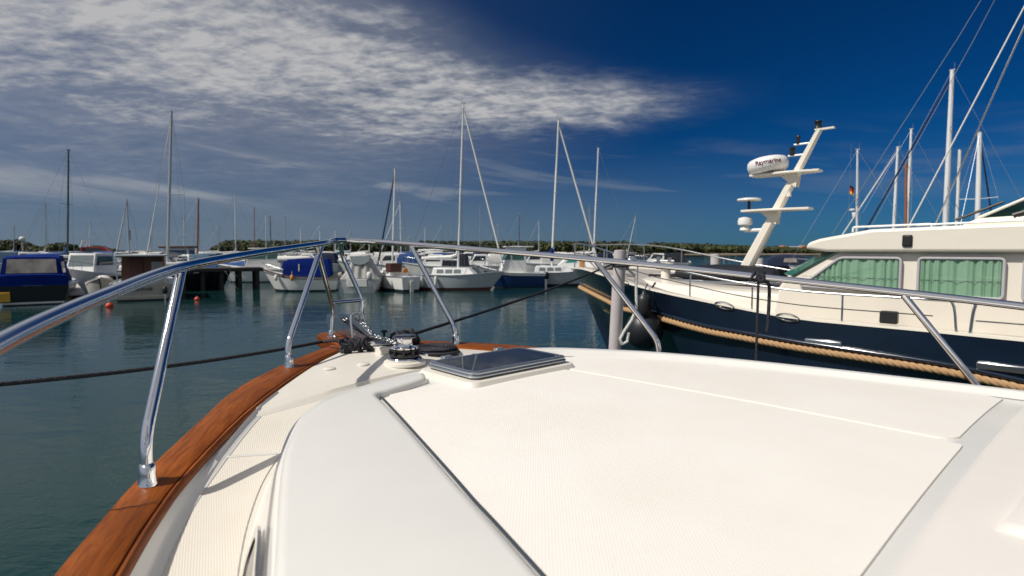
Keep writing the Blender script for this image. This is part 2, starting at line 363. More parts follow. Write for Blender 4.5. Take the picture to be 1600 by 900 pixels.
def nonskid(name, col, rot):
    m = bpy.data.materials.new(name); m.use_nodes = True; nt = m.node_tree; N = nt.nodes; Lk = nt.links.new; p = N['Principled BSDF']
    tc = N.new('ShaderNodeTexCoord'); mp = N.new('ShaderNodeMapping'); mp.inputs['Rotation'].default_value = (0, 0, R(rot)); Lk(tc.outputs['Object'], mp.inputs[0])
    n = N.new('ShaderNodeTexNoise'); n.inputs['Scale'].default_value = 2.2; n.inputs['Detail'].default_value = 8; n.inputs['Roughness'].default_value = .65; Lk(tc.outputs['Object'], n.inputs['Vector'])
    r = N.new('ShaderNodeValToRGB'); e = r.color_ramp.elements; e[0].position = .30; e[0].color = (*[c * k for c, k in zip(col, (.955, .945, .925))], 1); e[1].position = .62; e[1].color = (*col, 1); Lk(n.outputs['Fac'], r.inputs[0])
    # stray specks of dirt
    v = N.new('ShaderNodeTexVoronoi'); v.inputs['Scale'].default_value = 3.2; Lk(tc.outputs['Object'], v.inputs['Vector'])
    rv = N.new('ShaderNodeValToRGB'); rv.color_ramp.elements[0].position = .008; rv.color_ramp.elements[0].color = (.25, .2, .15, 1); rv.color_ramp.elements[1].position = .016; rv.color_ramp.elements[1].color = (1, 1, 1, 1); Lk(v.outputs['Distance'], rv.inputs[0])
    mx = N.new('ShaderNodeMix'); mx.data_type = 'RGBA'; mx.blend_type = 'MULTIPLY'; mx.inputs[0].default_value = 1; Lk(r.outputs[0], mx.inputs[6]); Lk(rv.outputs[0], mx.inputs[7])
    Lk(mx.outputs[2], p.inputs['Base Color']); p.inputs['Roughness'].default_value = .62
    hs_ = []
    for k in (45, -45):
        mpk = N.new('ShaderNodeMapping'); mpk.inputs['Rotation'].default_value = (0, 0, R(k)); Lk(mp.outputs[0], mpk.inputs[0])
        w = N.new('ShaderNodeTexWave'); w.bands_direction = 'X'; w.inputs['Scale'].default_value = 44; w.inputs['Distortion'].default_value = .4; w.inputs['Detail'].default_value = 1; Lk(mpk.outputs[0], w.inputs['Vector']); hs_.append(w.outputs['Fac'])
    mxh = N.new('ShaderNodeMath'); mxh.operation = 'MULTIPLY_ADD'; Lk(hs_[1], mxh.inputs[0]); mxh.inputs[1].default_value = .45; Lk(hs_[0], mxh.inputs[2])
    b = N.new('ShaderNodeBump'); b.inputs['Strength'].default_value = .34; b.inputs['Distance'].default_value = .0016; Lk(mxh.outputs[0], b.inputs['Height']); Lk(b.outputs[0], p.inputs['Normal'])
    return m
M['panel'] = nonskid('panel', (.825, .79, .73), 0)
M['deck'] = nonskid('deck', (.74, .69, .605), 60)
M['hatch_glass'] = mat('hatch_glass', (.010, .010, .010), .02, spec=.28)

def clear_glass(name, tint, fac=.75):
    m = bpy.data.materials.new(name); m.use_nodes = True; nt = m.node_tree; N = nt.nodes; Lk = nt.links.new
    g = N.new('ShaderNodeBsdfGlossy'); g.inputs['Roughness'].default_value = .02
    t = N.new('ShaderNodeBsdfTransparent'); t.inputs[0].default_value = (*tint, 1)
    lw = N.new('ShaderNodeLayerWeight'); lw.inputs[0].default_value = .5
    pw_ = N.new('ShaderNodeMath'); pw_.operation = 'POWER'; Lk(lw.outputs['Facing'], pw_.inputs[0]); pw_.inputs[1].default_value = 4.0
    ad_ = N.new('ShaderNodeMath'); ad_.operation = 'MULTIPLY_ADD'; Lk(pw_.outputs[0], ad_.inputs[0]); ad_.inputs[1].default_value = .9; ad_.inputs[2].default_value = .05
    mx = N.new('ShaderNodeMixShader'); Lk(ad_.outputs[0], mx.inputs[0]); Lk(t.outputs[0], mx.inputs[1]); Lk(g.outputs[0], mx.inputs[2])
    Lk(mx.outputs[0], N['Material Output'].inputs[0]); return m
M['glass'] = clear_glass('glass', (.80, .90, .84))
M['teal_glass'] = clear_glass('teal_glass', (.16, .42, .36))

def water_mat():
    m = bpy.data.materials.new('water'); m.use_nodes = True; nt = m.node_tree; N = nt.nodes; Lk = nt.links.new; p = N['Principled BSDF']
    p.inputs['Base Color'].default_value = (.006, .034, .034, 1); p.inputs['Roughness'].default_value = .03; p.inputs['IOR'].default_value = 1.33; p.inputs['Specular IOR Level'].default_value = .30
    tc = N.new('ShaderNodeTexCoord'); mp = N.new('ShaderNodeMapping'); mp.inputs['Rotation'].default_value = (0, 0, R(12)); mp.inputs['Scale'].default_value = (1, 1.7, 1); Lk(tc.outputs['Object'], mp.inputs[0])
    def nz(s, d, r=.5):
        n = N.new('ShaderNodeTexNoise'); n.inputs['Scale'].default_value = s; n.inputs['Detail'].default_value = d; n.inputs['Roughness'].default_value = r; n.inputs['Distortion'].default_value = .4; Lk(mp.outputs[0], n.inputs['Vector']); return n.outputs['Fac']
    a = nz(.35, 2); b = nz(2.2, 3, .55); c = nz(7.5, 2)
    ad = N.new('ShaderNodeMath'); ad.operation = 'MULTIPLY_ADD'; Lk(b, ad.inputs[0]); ad.inputs[1].default_value = .30; Lk(a, ad.inputs[2])
    ad2 = N.new('ShaderNodeMath'); ad2.operation = 'MULTIPLY_ADD'; Lk(c, ad2.inputs[0]); ad2.inputs[1].default_value = .085; Lk(ad.outputs[0], ad2.inputs[2])
    bp = N.new('ShaderNodeBump'); bp.inputs['Strength'].default_value = .32; bp.inputs['Distance'].default_value = .10; Lk(ad2.outputs[0], bp.inputs['Height']); Lk(bp.outputs[0], p.inputs['Normal'])
    return m
M['water'] = water_mat()

# ------------------------------------------------------------------ water, far shore, wood
w = MB(); S_ = 20000; w.poly([(-S_, -S_, 0), (S_, -S_, 0), (S_, S_, 0), (-S_, S_, 0)])
tag(w.build('water', M['water']), kind='structure')

def land(name, pts, zb, zt):
    mb = MB(); n = 60; near, top, back = [], [], []
    rings = [[], [], [], []]
    for i in range(n + 1):
        t = i / n; px = lerp(pts[0], pts[1], t); Y = lerp(pts[2], pts[3], t) * (1 + .012 * math.sin(t * 23) + .008 * math.sin(t * 61))
        e = min(1, min(t, 1 - t) * 9) ** .5
        x = (px - 800) / FPX
        for k, (dy, z) in enumerate(((0, -.4), (5, .55 * e), (26, zt * e), (130, zt * 1.3 * e))): rings[k].append((x * (Y + dy), Y + dy, z - .3))
    for i in range(3): pass
    mb.rings(rings, closed=False)
    return tag(mb.build(name, M['soil']), kind='structure')
land('far_shore', (322, 1330, 290, 306), 0, 1.2)
land('low_shore', (-700, 205, 235, 300), 0, 1.2)

def foliage_mat():
    m = bpy.data.materials.new('pine_foliage'); m.use_nodes = True; nt = m.node_tree; N = nt.nodes; Lk = nt.links.new; p = N['Principled BSDF']
    tc = N.new('ShaderNodeTexCoord'); n = N.new('ShaderNodeTexNoise'); n.inputs['Scale'].default_value = .12; n.inputs['Detail'].default_value = 5; Lk(tc.outputs['Object'], n.inputs['Vector'])
    r = N.new('ShaderNodeValToRGB'); e = r.color_ramp.elements; e[0].position = .35; e[0].color = (.020, .032, .011, 1); e[1].position = .68; e[1].color = (.066, .076, .022, 1); Lk(n.outputs['Fac'], r.inputs[0])
    Lk(r.outputs[0], p.inputs['Base Color']); p.inputs['Roughness'].default_value = .9; return m
M['foliage'] = foliage_mat()
def wood(name, label, runs, seed):
    rnd = random.Random(seed); mb = MB()
    for (pxa, pxb, Ya, Yb, ha, hb, rows) in runs:
        L = abs(pxb - pxa) / FPX * (Ya + Yb) / 2; n = max(2, int(L / 2.2))
        for row in range(rows):
            for i in range(n):
                t = (i + rnd.random()) / n; px = lerp(pxa, pxb, t); Y = lerp(Ya, Yb, t) + 8 + row * 9 + rnd.uniform(-3, 3)
                h = lerp(ha, hb, t) * rnd.uniform(.93, 1.05) * (1 + .05 * row); x = (px - 800) / FPX * Y
                rad = rnd.uniform(2.0, 3.2)
                ed = min(t, 1 - t) * n
                if ed < 3 and rows > 2: h *= .55 + .15 * ed
                mb.tube([(x, Y, 0), (x + rnd.uniform(-.4, .4), Y, h * .7)], [.22, .1], 5)
                for k in range(120):
                    u = rnd.uniform(-1, 1); a = rnd.uniform(0, 6.283); q = rnd.random() ** .35
                    s_ = math.sqrt(max(0, 1 - u * u)) * q
                    c = Vector((x + math.cos(a) * s_ * rad, Y + math.sin(a) * s_ * rad, h * .57 + u * q * h * .43))
                    nrm = Vector((math.cos(a) * s_ + rnd.uniform(-.5, .5), math.sin(a) * s_ + rnd.uniform(-.5, .5), u * .8 + rnd.uniform(-.2, .9)))
                    if nrm.length < .01: continue
                    e1 = nrm.orthogonal().normalized(); e2 = nrm.normalized().cross(e1); sz = rnd.uniform(.5, 1.1)
                    mb.poly([c + e1 * sz, c + e2 * sz * .8, c - e1 * sz * .9, c - e2 * sz])
    o = MB.build(mb, name, M['foliage']); return tag(o, label, 'wood', kind='stuff')
wood('far_pine_wood', 'low dark pine wood along the shore across the bay', [(336, 640, 300, 310, 7.2, 7.0, 5), (640, 1000, 310, 300, 6.9, 6.6, 5), (1000, 1290, 300, 320, 6.4, 3.0, 5)], 3)
wood('low_pine_wood', 'low dark trees on the near shore at the far left', [(-260, 60, 240, 258, 6.0, 7.0, 3), (60, 130, 258, 272, 5.2, 6.0, 3), (128, 192, 272, 290, 5.6, 2.6, 3)], 5)

def shore_house(px, Y, w_, h_, label, roofed):
    p = PZ(px, 392, 0); x = (px - 800) / FPX * Y
    e = empty('shore_house', (x, Y, .6), R(random.uniform(-15, 15)), label, 'house', 'white houses on the far shore')
    MB().box((0, 0, h_ / 2), (w_ / 2, 3, h_ / 2)).build('wall', M['plaster'], e)
    if roofed: MB().prism([(-w_ / 2 - .3, h_), (w_ / 2 + .3, h_), (0, h_ + 1.6)], -3.3, 3.3).build('roof', M['roof_tile'], e)
    else: MB().box((0, 0, h_ + .2), (w_ / 2 + .2, 3.2, .2)).build('roof', M['white'], e)
    for k in (-.25, .25): MB().box((w_ * k, -3.02, h_ * .55), (.5, .05, .6)).build('window', M['dark_glass'], e)
shore_house(1222, 350, 6, 3.0, 'low white house with tiled roof on the far shore beside the trawler windscreen', True)
shore_house(1236, 352, 8, 3.6, 'flat roofed white house on the far shore, second along', False)
shore_house(1252, 353, 5, 3.0, 'small white house on the far shore farthest towards the open sea', True)

# ------------------------------------------------------------------ the motor yacht we stand on
CX, CY = -0.0637, 2.7401
FX, FY = -0.67433, 0.73843
YR = math.atan2(FY, FX)
yacht = empty('motor_yacht', (CX, CY, 0), YR, 'cream motor yacht foredeck with varnished teak toe rail and steel guard rail under the camera', 'motor yacht')
def UV(P): dx, dy = P.x - CX, P.y - CY; return dx * FX + dy * FY, dx * 0.73843 + dy * 0.67433
def UVpx(px, py, zf):
    z = -.65
    for _ in range(25):
        u, v = UV(PZ(px, py, HC + z)); z = zf(u, v)
    return u, v
def L(u, v, z): return Vector((u, -v, HC + z))           # z is relative to the eye
def zcap(u, v=0): return -.755 + .084 * max(u, -3)
OUT = [(1.50, .175), (1.40, .32), (1.2, .60), (.9, .935), (.55, 1.185), (.132, 1.465), (-.125, 1.612), (-.344, 1.73), (-.6, 1.845), (-1.2, 2.04), (-2, 2.2), (-3.2, 2.3), (-5, 2.35)]
INN = [(1.42, .06), (1.33, .18), (1.12, .44), (.79, .765), (.47, 1.04), (.055, 1.335), (-.175, 1.47), (-.41, 1.585), (-.66, 1.695), (-1.25, 1.89), (-2.02, 2.05), (-3.2, 2.15), (-5, 2.2)]
def sm(pts, n=6): return [(p.x, p.y) for p in smooth_path([Vector((a, b, 0)) for a, b in pts], n)]
OUTS, INNS = sm(OUT), sm(INN)
def halfbeam(u):
    xs = [-a for a, b in INNS]; return interp(xs, [b for a, b in INNS], -u)

def grain(o, line, sgn):       # stores distance along and across the plank for the wood grain
    P = [Vector((a, -b * sgn, 0)) for a, b in line]; Ls = [0]
    for a, b in zip(P, P[1:]): Ls.append(Ls[-1] + (b - a).length)
    at = o.data.attributes.new('grain', 'FLOAT_VECTOR', 'POINT')
    for i, v in enumerate(o.data.vertices):
        p = Vector((v.co.x, v.co.y, 0)); k = min(range(len(P)), key=lambda q: (P[q] - p).length_squared)
        a, b = P[max(k - 1, 0)], P[min(k + 1, len(P) - 1)]; t = (b - a).normalized(); d = p - P[k]
        at.data[i].vector = (Ls[k] + d.dot(t), d.x * t.y - d.y * t.x, v.co.z)
# teak toe rail: a moulded cap running all round, cut at the bow for the roller platform
for sgn in (-1, 1):
    mb = MB(); rings = []
    for (uo, vo), (ui, vi) in zip(OUTS, INNS):
        t = .034
        du, dv = ui - uo, vi - vo; k = .006 / math.hypot(du, dv)
        zo, zi = zcap(uo), zcap(ui)
        o, i = (uo, vo * sgn), (ui, vi * sgn)
        def q(f, z): return L(lerp(o[0], i[0], f), lerp(o[1], i[1], f), z)
        rings.append([q(.0, zo - t), q(-.02, zo - t * .5), q(.0, zo - .008), q(.06, zo), q(.80, zi), q(.84, zi - .003), q(.845, zi - .008), q(.875, zi - .008), q(.885, zi - .003), q(.95, zi), q(1.0, zi - .008), q(1.02, zi - t * .5), q(1.0, zi - t)])
    tr_ = mb.rings(rings, True, (True, True)).build('toe_rail', M['teak'], yacht, 50)
    grain(tr_, OUTS, sgn)
# scarf joint of the teak, opened a little, with a split
a = UVpx(161, 800, zcap); b = UVpx(249, 785, zcap)
mb = MB(); pth = [L(lerp(a[0], b[0], t) + .003 * math.sin(t * 17), lerp(a[1], b[1], t) + .004 * math.sin(t * 9), zcap(a[0]) + .0012) for t in [i / 14 for i in range(15)]]
mb.tube(pth, [.0012 + .0012 * abs(math.sin(i * 1.7)) for i in range(15)], 5, flat=.5); mb.build('scarf_joint', M['maroon'], yacht)
# bow platform of teak
mb = MB(); mb.slab([(1.30, .12), (1.55, .135), (1.80, .135), (1.855, .09), (1.855, -.09), (1.80, -.135), (1.55, -.135), (1.30, -.12)], lambda x, y: HC + zcap(x) - .075, lambda x, y: HC + zcap(x) + .004)
bpl = mb.build('bow_platform', M['teak'], yacht, 30, .008); grain(bpl, [(1.2, 0), (1.5, 0), (1.9, 0)], 1)

# hull topsides
mb = MB()
for sgn in (-1, 1):
    rings = []
    for (uo, vo) in OUTS:
        z0 = HC + zcap(uo) - .034
        rings.append([(uo, -sgn * (vo - .02), z0), (uo - .10, -sgn * (vo * .97), z0 * .75), (uo - .25, -sgn * vo * .86, z0 * .4), (uo - .42, -sgn * vo * .74, 0), (uo - .55, -sgn * vo * .5, -.5)])
    mb.rings(rings, closed=False)
mb.rings([[(1.5, .155, HC + zcap(1.5) - .034), (1.25, .15, .75 * 1.9), (1.1, .13, .8), (.95, .1, 0), (.85, .06, -.5)], [(1.5, -.155, HC + zcap(1.5) - .034), (1.25, -.15, .75 * 1.9), (1.1, -.13, .8), (.95, -.1, 0), (.85, -.06, -.5)]], closed=False)
mb.build('hull', M['white'], yacht)

# side deck (sunken) and the bulwark's inner face
def zside(u, v=0): return zcap(u) - lerp(.020, .085, min(1, max(0, (.62 - u) / 1.0)))
def zfore(u, v):
    W = max(.2, halfbeam(min(u, 1.4))); return zcap(u) - .014 + .034 * (1 - min(1, abs(v) / W) ** 2)
mb = MB(); rows = []
us = [.72 - .06 * i for i in range(96)]
for u in us:
    W = halfbeam(u); rows.append([L(u, v * W, zside(u)) for v in (-1.02, -.97, -.9, -.8, -.7, -.6, -.45, -.2, .2, .45, .6, .7, .8, .9, .97, 1.02)])
mb.rings(rows, closed=False).build('side_deck', M['deck'], yacht)
for sgn in (-1, 1):
    mb = MB(); rows = []
    for (ui, vi) in INNS:
        if ui > .74: continue
        rows.append([L(ui, sgn * (vi + .012), zcap(ui) - .012), L(ui, sgn * (vi - .004), zcap(ui) - .03), L(ui, sgn * (vi - .016), zside(ui) + .022), L(ui, sgn * (vi - .030), zside(ui) + .006), L(ui, sgn * (vi - .055), zside(ui) + .002)])
    mb.rings(rows, closed=False).build('bulwark', M['gelcoat'], yacht, 60)
# foredeck: raised a step above the side deck, its aft edge an arc across the boat
def ufd(v): return .545 + .125 * (1 - min(1, abs(v) / .95) ** 2)
mb = MB(); rows = []
N_ = 28
for i in range(N_ + 1):
    t = i / N_; row = []
    for k in range(25):
        q = -1 + 2 * k / 24
        u0 = ufd(q * halfbeam(.6)); u = lerp(u0, 1.44, t); v = q * (halfbeam(u) + .014)
        row.append(L(u, v, zfore(u, v) + (.004 if i else -.004)))
    rows.append(row)
foot = []
for k in range(25):
    q = -1 + 2 * k / 24; u0 = ufd(q * halfbeam(.6)); v = q * (halfbeam(u0) + .014)
    foot.append((u0, v))
lip = [[L(u - .055, v * 1.01, zside(u) - .012) for u, v in foot], [L(u - .030, v, zside(u) + .004) for u, v in foot], [L(u - .020, v, lerp(zside(u), zfore(u, v), .35)) for u, v in foot], [L(u - .008, v, lerp(zside(u), zfore(u, v), .9)) for u, v in foot]]
mb.rings(lip + rows, closed=False).build('foredeck', M['cream_gelcoat'], yacht, 60)
# moulded joint lines of the side-deck nonskid panel
def strip(name, pts, wd, zf, m, h=.0025):
    mb = MB(); rr = []
    P = smooth_path([Vector((a, b, 0)) for a, b in pts], 8)
    for i, p in enumerate(P):
        t = (P[min(i + 1, len(P) - 1)] - P[max(i - 1, 0)]).normalized(); n = Vector((-t.y, t.x, 0))
        ring = []
        for f, hh in ((-1, 0), (-.6, h), (.6, h), (1, 0)):
            qx = p + n * wd * f; ring.append(L(qx.x, qx.y, zf(qx.x, qx.y) + hh + .001))
        rr.append(ring)
    mb.rings(rr, closed=False, mat=0); return mb.build(name, m, yacht, 60)
strip('deck_seam', [UVpx(330, 716, zside), UVpx(375, 713, zside), UVpx(432, 709, zside)], .006, zside, M['gelcoat'])

# coachroof -----------------------------------------------------------------
def zpan(u, v): return -.585 - .045 * (v / 1.2) ** 2
def zband(u, v): return -.556 - .048 * (v / 1.2) ** 2
BODY = [(.275, 0), (.268, .3), (.225, .58), (.150, .82), (-.03, 1.0), (-.296, 1.155), (-.58, 1.275), (-.99, 1.43), (-1.52, 1.62), (-1.85, 1.70), (-2.6, 1.78), (-4.5, 1.85)]
BODYS = sm(BODY, 6)
full = [(a, b) for a, b in BODYS] + [(a, -b) for a, b in reversed(BODYS[1:])]
def offs(poly, d):
    out = []; n = len(poly)
    for i in range(n):
        p0, p1, p2 = Vector(poly[i - 1]), Vector(poly[i]), Vector(poly[(i + 1) % n])
        t = (p2 - p0).normalized(); nn = Vector((t.y, -t.x))
        q = p1 + nn * d; out.append((q.x, q.y))
    return out
full_cw = full   # bow -> starboard side aft -> port side back to bow
def ringz(poly, zf): return [L(u, v, zf(u, v)) for u, v in poly]
sgn_off = -1
def off(d): return offs(full_cw, d * sgn_off)
c0 = off(.05)
if max(abs(b) for a, b in c0) < max(abs(b) for a, b in full_cw): sgn_off = 1
mb = MB()
def wallz(t): return lambda u, v: lerp(zside(u) - .01, zpan(u, v) - .02, t)
rings = [ringz(off(.105), wallz(0)), ringz(off(.088), wallz(.06)), ringz(off(.070), wallz(.2)), ringz(off(.045), wallz(.55)), ringz(off(.022), wallz(.85)), ringz(off(.008), lambda u, v: zpan(u, v) - .012), ringz(off(-.012), lambda u, v: zpan(u, v) - .002)]
mb.rings(rings)
# top skin as a grid clipped to the outline
top = off(-.012); nb = len(mb.v)
half = len(BODYS)
st = top[:half]; pt = [top[0]] + list(reversed(top[half:]))
rows = []
for (a, b), (c, d) in zip(st, pt):
    rows.append([L(lerp(c, a, k / 16), lerp(d, b, k / 16), zpan(0, lerp(d, b, k / 16)) - .002) for k in range(17)])
mb.rings(rows, closed=False)
coach = mb.build('coachroof', M['gelcoat'], yacht, 40)
# line where the coachroof moulding meets the side deck
pb = off(.108)
mb = MB(); seg = [(u, v) for u, v in pb if v < -.95 and u > -3]
mb.tube([L(u, v, zside(u) + .001) for u, v in seg], .0016, 5); mb.build('edge_line', M['maroon'] if False else M['dull_steel'], yacht)

# raised port band of the roof moulding, wide beside the nonskid panel
outer_px = [(663, 582), (610, 591), (560, 605), (503, 626), (470, 655), (447, 700), (438, 760), (434, 830), (430, 905)]
inner_px = [(665, 589), (640, 597), (610, 606), (593, 611), (588, 616), (596, 624), (620, 648), (700, 739), (770, 815), (845, 900)]
zb2 = lambda u, v: zband(u, v) - .0
o_uv = sm([UVpx(*p, zb2) for p in outer_px], 5); i_uv = sm([UVpx(*p, zb2) for p in inner_px], 4)
o_uv += [(-1.6, -1.60), (-2.6, -1.76)]; i_uv += [(-1.72, -1.17), (-2.6, -1.22)]
poly = o_uv + list(reversed(i_uv))
mb = MB(); n = len(poly)
cx_ = [offs(poly, d) for d in (0, .004, .012)]
area = sum(poly[i - 1][0] * poly[i][1] - poly[i][0] * poly[i - 1][1] for i in range(n))
sg = -1 if area < 0 else 1   # offs pushes outwards for positive area
def po(d): return offs(poly, d * sg)
lowz = lambda u, v: zpan(u, v) - .03
mb.rings([[L(u, v, lowz(u, v)) for u, v in po(.006)], [L(u, v, zband(u, v) - .016) for u, v in po(.004)], [L(u, v, zband(u, v) - .006) for u, v in po(-.002)], [L(u, v, zband(u, v) - .0012) for u, v in po(-.010)], [L(u, v, zband(u, v)) for u, v in po(-.022)]])
top_ = po(-.022); no = len(o_uv)
# bridge the two sides of the band with strips
oo = smooth_path([Vector((a, b, 0)) for a, b in top_[:no]], 1); ii = [Vector((a, b, 0)) for a, b in reversed(top_[no:])]
def resamp(P, n_):
    Ls = [0]
    for a, b in zip(P, P[1:]): Ls.append(Ls[-1] + (b - a).length)
    return [Vector((interp(Ls, [p.x for p in P], Ls[-1] * k / n_), interp(Ls, [p.y for p in P], Ls[-1] * k / n_), 0)) for k in range(n_ + 1)]
bmx = bmesh.new()
band = mb.build('roof_band', M['gelcoat'], yacht, 50)
me = band.data; bmx.from_mesh(me)
edges = [e for e in bmx.edges if e.is_boundary and all(abs(v.co.z - (HC + zband(0, -v.co.y))) < .0006 for v in e.verts)]
bmesh.ops.triangle_fill(bmx, edges=edges, use_beauty=True, use_dissolve=False)
for f in bmx.faces: f.smooth = True
bmesh.ops.recalc_face_normals(bmx, faces=bmx.faces); bmx.to_mesh(me); bmx.free(); me.set_sharp_from_angle(angle=R(50))

# starboard lip of the roof moulding
def lipline(pts, wd, h, name):
    P = smooth_path([Vector((a, b, 0)) for a, b in pts], 8); mb = MB(); rr = []
    for i, p in enumerate(P):
        t = (P[min(i + 1, len(P) - 1)] - P[max(i - 1, 0)]).normalized(); nn = Vector((t.y, -t.x, 0))
        if nn.y < 0: nn = -nn                           # outboard, to starboard
        ring = []
        for f, hh in ((-.25, 0), (-.12, .005), (0, h * .55), (.08, h * .88), (.2, h), (.7, h), (.9, h * .9), (1.0, h * .55), (1.04, -.035)):
            qx = p + nn * wd * f; ring.append(L(qx.x, qx.y, zpan(qx.x, qx.y) + hh))
        rr.append(ring)
    mb.rings(rr, closed=False); return mb.build(name, M['gelcoat'], yacht, 60)
lipline([(.175, .36), (.10, .52), (-.03, .66), (-.25, .87), (-.56, 1.06), (-1.06, 1.275), (-1.56, 1.45), (-1.78, 1.515), (-2.1, 1.60)], .105, .034, 'roof_lip')
# nonskid panels of the roof top, either side of a smooth seam
def panel(name, pts, h):
    P = sm(pts, 1); cent = (sum(a for a, b in P) / len(P), sum(b for a, b in P) / len(P)); mb = MB(); rows = []
    return P
def fillpanel(name, leftpts, rightpts, h, nn=14):
    A = resamp(smooth_path([Vector((a, b, 0)) for a, b in leftpts], 6), 40); B = resamp(smooth_path([Vector((a, b, 0)) for a, b in rightpts], 6), 40); mb = MB(); rows = []
    for p, q in zip(A, B):
        r_ = [p.lerp(q, k / nn) for k in range(nn + 1)]
        rows.append([L(r_[0].x, r_[0].y, zpan(0, r_[0].y) - .003)] + [L(x.x, x.y, zpan(0, x.y) + h) for x in r_] + [L(r_[-1].x, r_[-1].y, zpan(0, r_[-1].y) - .003)])
    mb.rings(rows, closed=False)
    b0 = [v for v in rows[0][1:-1]]; b1 = [v for v in rows[-1][1:-1]]
    for bb in (b0, b1): mb.rings([[v - Vector((0, 0, h + .003)) for v in bb], bb], closed=False)
    return mb.build(name, M['panel'], yacht, 60)
zpn = lambda u, v: zpan(u, v) + .003
seam = [UVpx(850, 580, zpn), UVpx(1180, 640, zpn), UVpx(1500, 705, zpn)]
pl = [(-.03, -.62), (-.085, -.66)] + [UVpx(*p, zpn) for p in ((606, 624), (700, 733), (770, 808), (845, 892))] + [(-1.76, -1.12)]
fillpanel('nonskid_panel', pl, [(-.03, .222), (-.09, .228), (-.5, .27), (-1.1, .322), (-1.69, .336), (-1.745, .29)], .0035)
fillpanel('nonskid_panel', [(.02, .254), (-.09, .256), (-.5, .300), (-1.1, .353), (-1.65, .368), (-1.72, .42)], [(-.00, .58), (-.22, .83), (-.54, 1.02), (-1.06, 1.24), (-1.56, 1.415), (-1.71, 1.40)], .0035)

# narrow dark slate strip between the raised band and the panel
M['slate_grey'] = mat('slate_grey', (.045, .055, .07), .6, var=.15)
strip('edge_line', [UVpx(*p, zpn) for p in ((593, 620), (602, 627), (653, 683), (703, 739), (743, 785), (774, 818), (850, 902), (880, 935))], .0058, lambda u, v: zpan(u, v) + .0035, M['slate_grey'], .002)
# windscreen base rising aft of the panel
mb = MB(); rows = []
for u, dz in ((-1.79, -.004), (-1.80, .006), (-1.815, .013), *[(-1.84 - .07 * k, .019 + .10 * .07 * k + .16 * (.07 * k) ** 2) for k in range(20)]):
    rows.append([L(u, v, zpan(u, v) + dz - (.03 * max(0, abs(v) - 1.2) ** 2)) for v in [-1.15 + .1 * k for k in range(27)]])
rows = [[p + Vector((-.0, 0, 0)) for p in r] for r in rows]
mb.rings(rows, closed=False)
for r_ in ([row[0] for row in rows], [row[-1] for row in rows]): mb.rings([r_, [p - Vector((0, 0, .2)) for p in r_]], closed=False)
mb.build('windscreen_base', M['white_gelcoat'], yacht, 40)
# raised moulding on the windscreen base
zz = lambda u, v: zpan(u, v) + (.019 + .10 * max(0, -1.84 - u) + .16 * max(0, -1.84 - u) ** 2)
pq = [UVpx(*p, zz) for p in ((1556, 828), (1604, 770), (1700, 742), (1760, 790), (1700, 852), (1620, 846))]
ctr_ = (sum(a for a, b in pq) / 6, sum(b for a, b in pq) / 6)
mb = MB(); rg = []
for k, h in ((1.03, -.004), (1.0, .002), (.93, .013), (.86, .016)):
    rg.append([L(ctr_[0] + (a - ctr_[0]) * k, ctr_[1] + (b - ctr_[1]) * k, zz(a, b) + h) for a, b in pq])
mb.rings(rg, True, (False, True)).build('wiper_moulding', M['white_gelcoat'], yacht, 60)

# deck hatch: two stacked alloy frames round a smoked pane, on a moulded plinth
hq = math.atan2(0, 1)
hc = (0.0, 0.0); hw2, hl2 = .30, .178     # half width across, half length along the boat
def rrect(hx, hy, r, n=5, c=(0, 0)):
    out = []
    for sx, sy, a0 in ((1, 1, 0), (-1, 1, 90), (-1, -1, 180), (1, -1, 270)):
        for k in range(n + 1):
            a = R(a0 + 90 * k / n); out.append((c[0] + sx * (hx - r) + r * math.cos(a), c[1] + sy * (hy - r) + r * math.sin(a)))
    return out
def zring(hx, hy, r, z, tilt=0): return [Vector((x, y, HC + z)) for x, y in rrect(hx, hy, r)]
hx_, hy_ = hl2, hw2
mb = MB(); mb.rings([zring(hx_ + .045, hy_ + .045, .05, -.592), zring(hx_ + .030, hy_ + .032, .05, -.565), zring(hx_ + .012, hy_ + .014, .045, -.562), zring(hx_ - .05, hy_ - .05, .02, -.562)], True, (False, True)).build('hatch_plinth', M['cream_gelcoat'], yacht, 30)
hatch = MB(); z0 = -.553
hatch.rings([zring(hx_ - .03, hy_ - .03, .03, z0 - .004), zring(hx_ + .004, hy_ + .004, .04, z0), zring(hx_ + .006, hy_ + .006, .04, z0 + .0055), zring(hx_ + .002, hy_ + .002, .04, z0 + .0105), zring(hx_ - .006, hy_ - .006, .036, z0 + .0115),
             zring(hx_ - .006, hy_ - .006, .036, z0 + .0130), zring(hx_ + .000, hy_ + .000, .038, z0 + .0140), zring(hx_ + .002, hy_ + .002, .038, z0 + .0195), zring(hx_ - .003, hy_ - .003, .036, z0 + .0245), zring(hx_ - .022, hy_ - .022, .028, z0 + .0262), zring(hx_ - .026, hy_ - .026, .026, z0 + .0240)])
hob = hatch.build('hatch', M['alu'], yacht, 50)
mb = MB(); mb.rings([zring(hx_ - .0265, hy_ - .0265, .026, z0 + .018), zring(hx_ - .0265, hy_ - .0265, .026, z0 + .0246)], True, (True, True)).build('pane', M['hatch_glass'], hob, 30)
for yy in (-.17, .17):
    mb = MB(); mb.box((hx_ + .016, yy, HC + z0 + .022), (.016, .028, .010)).build('hinge', M['alu'], hob, 30, .003)

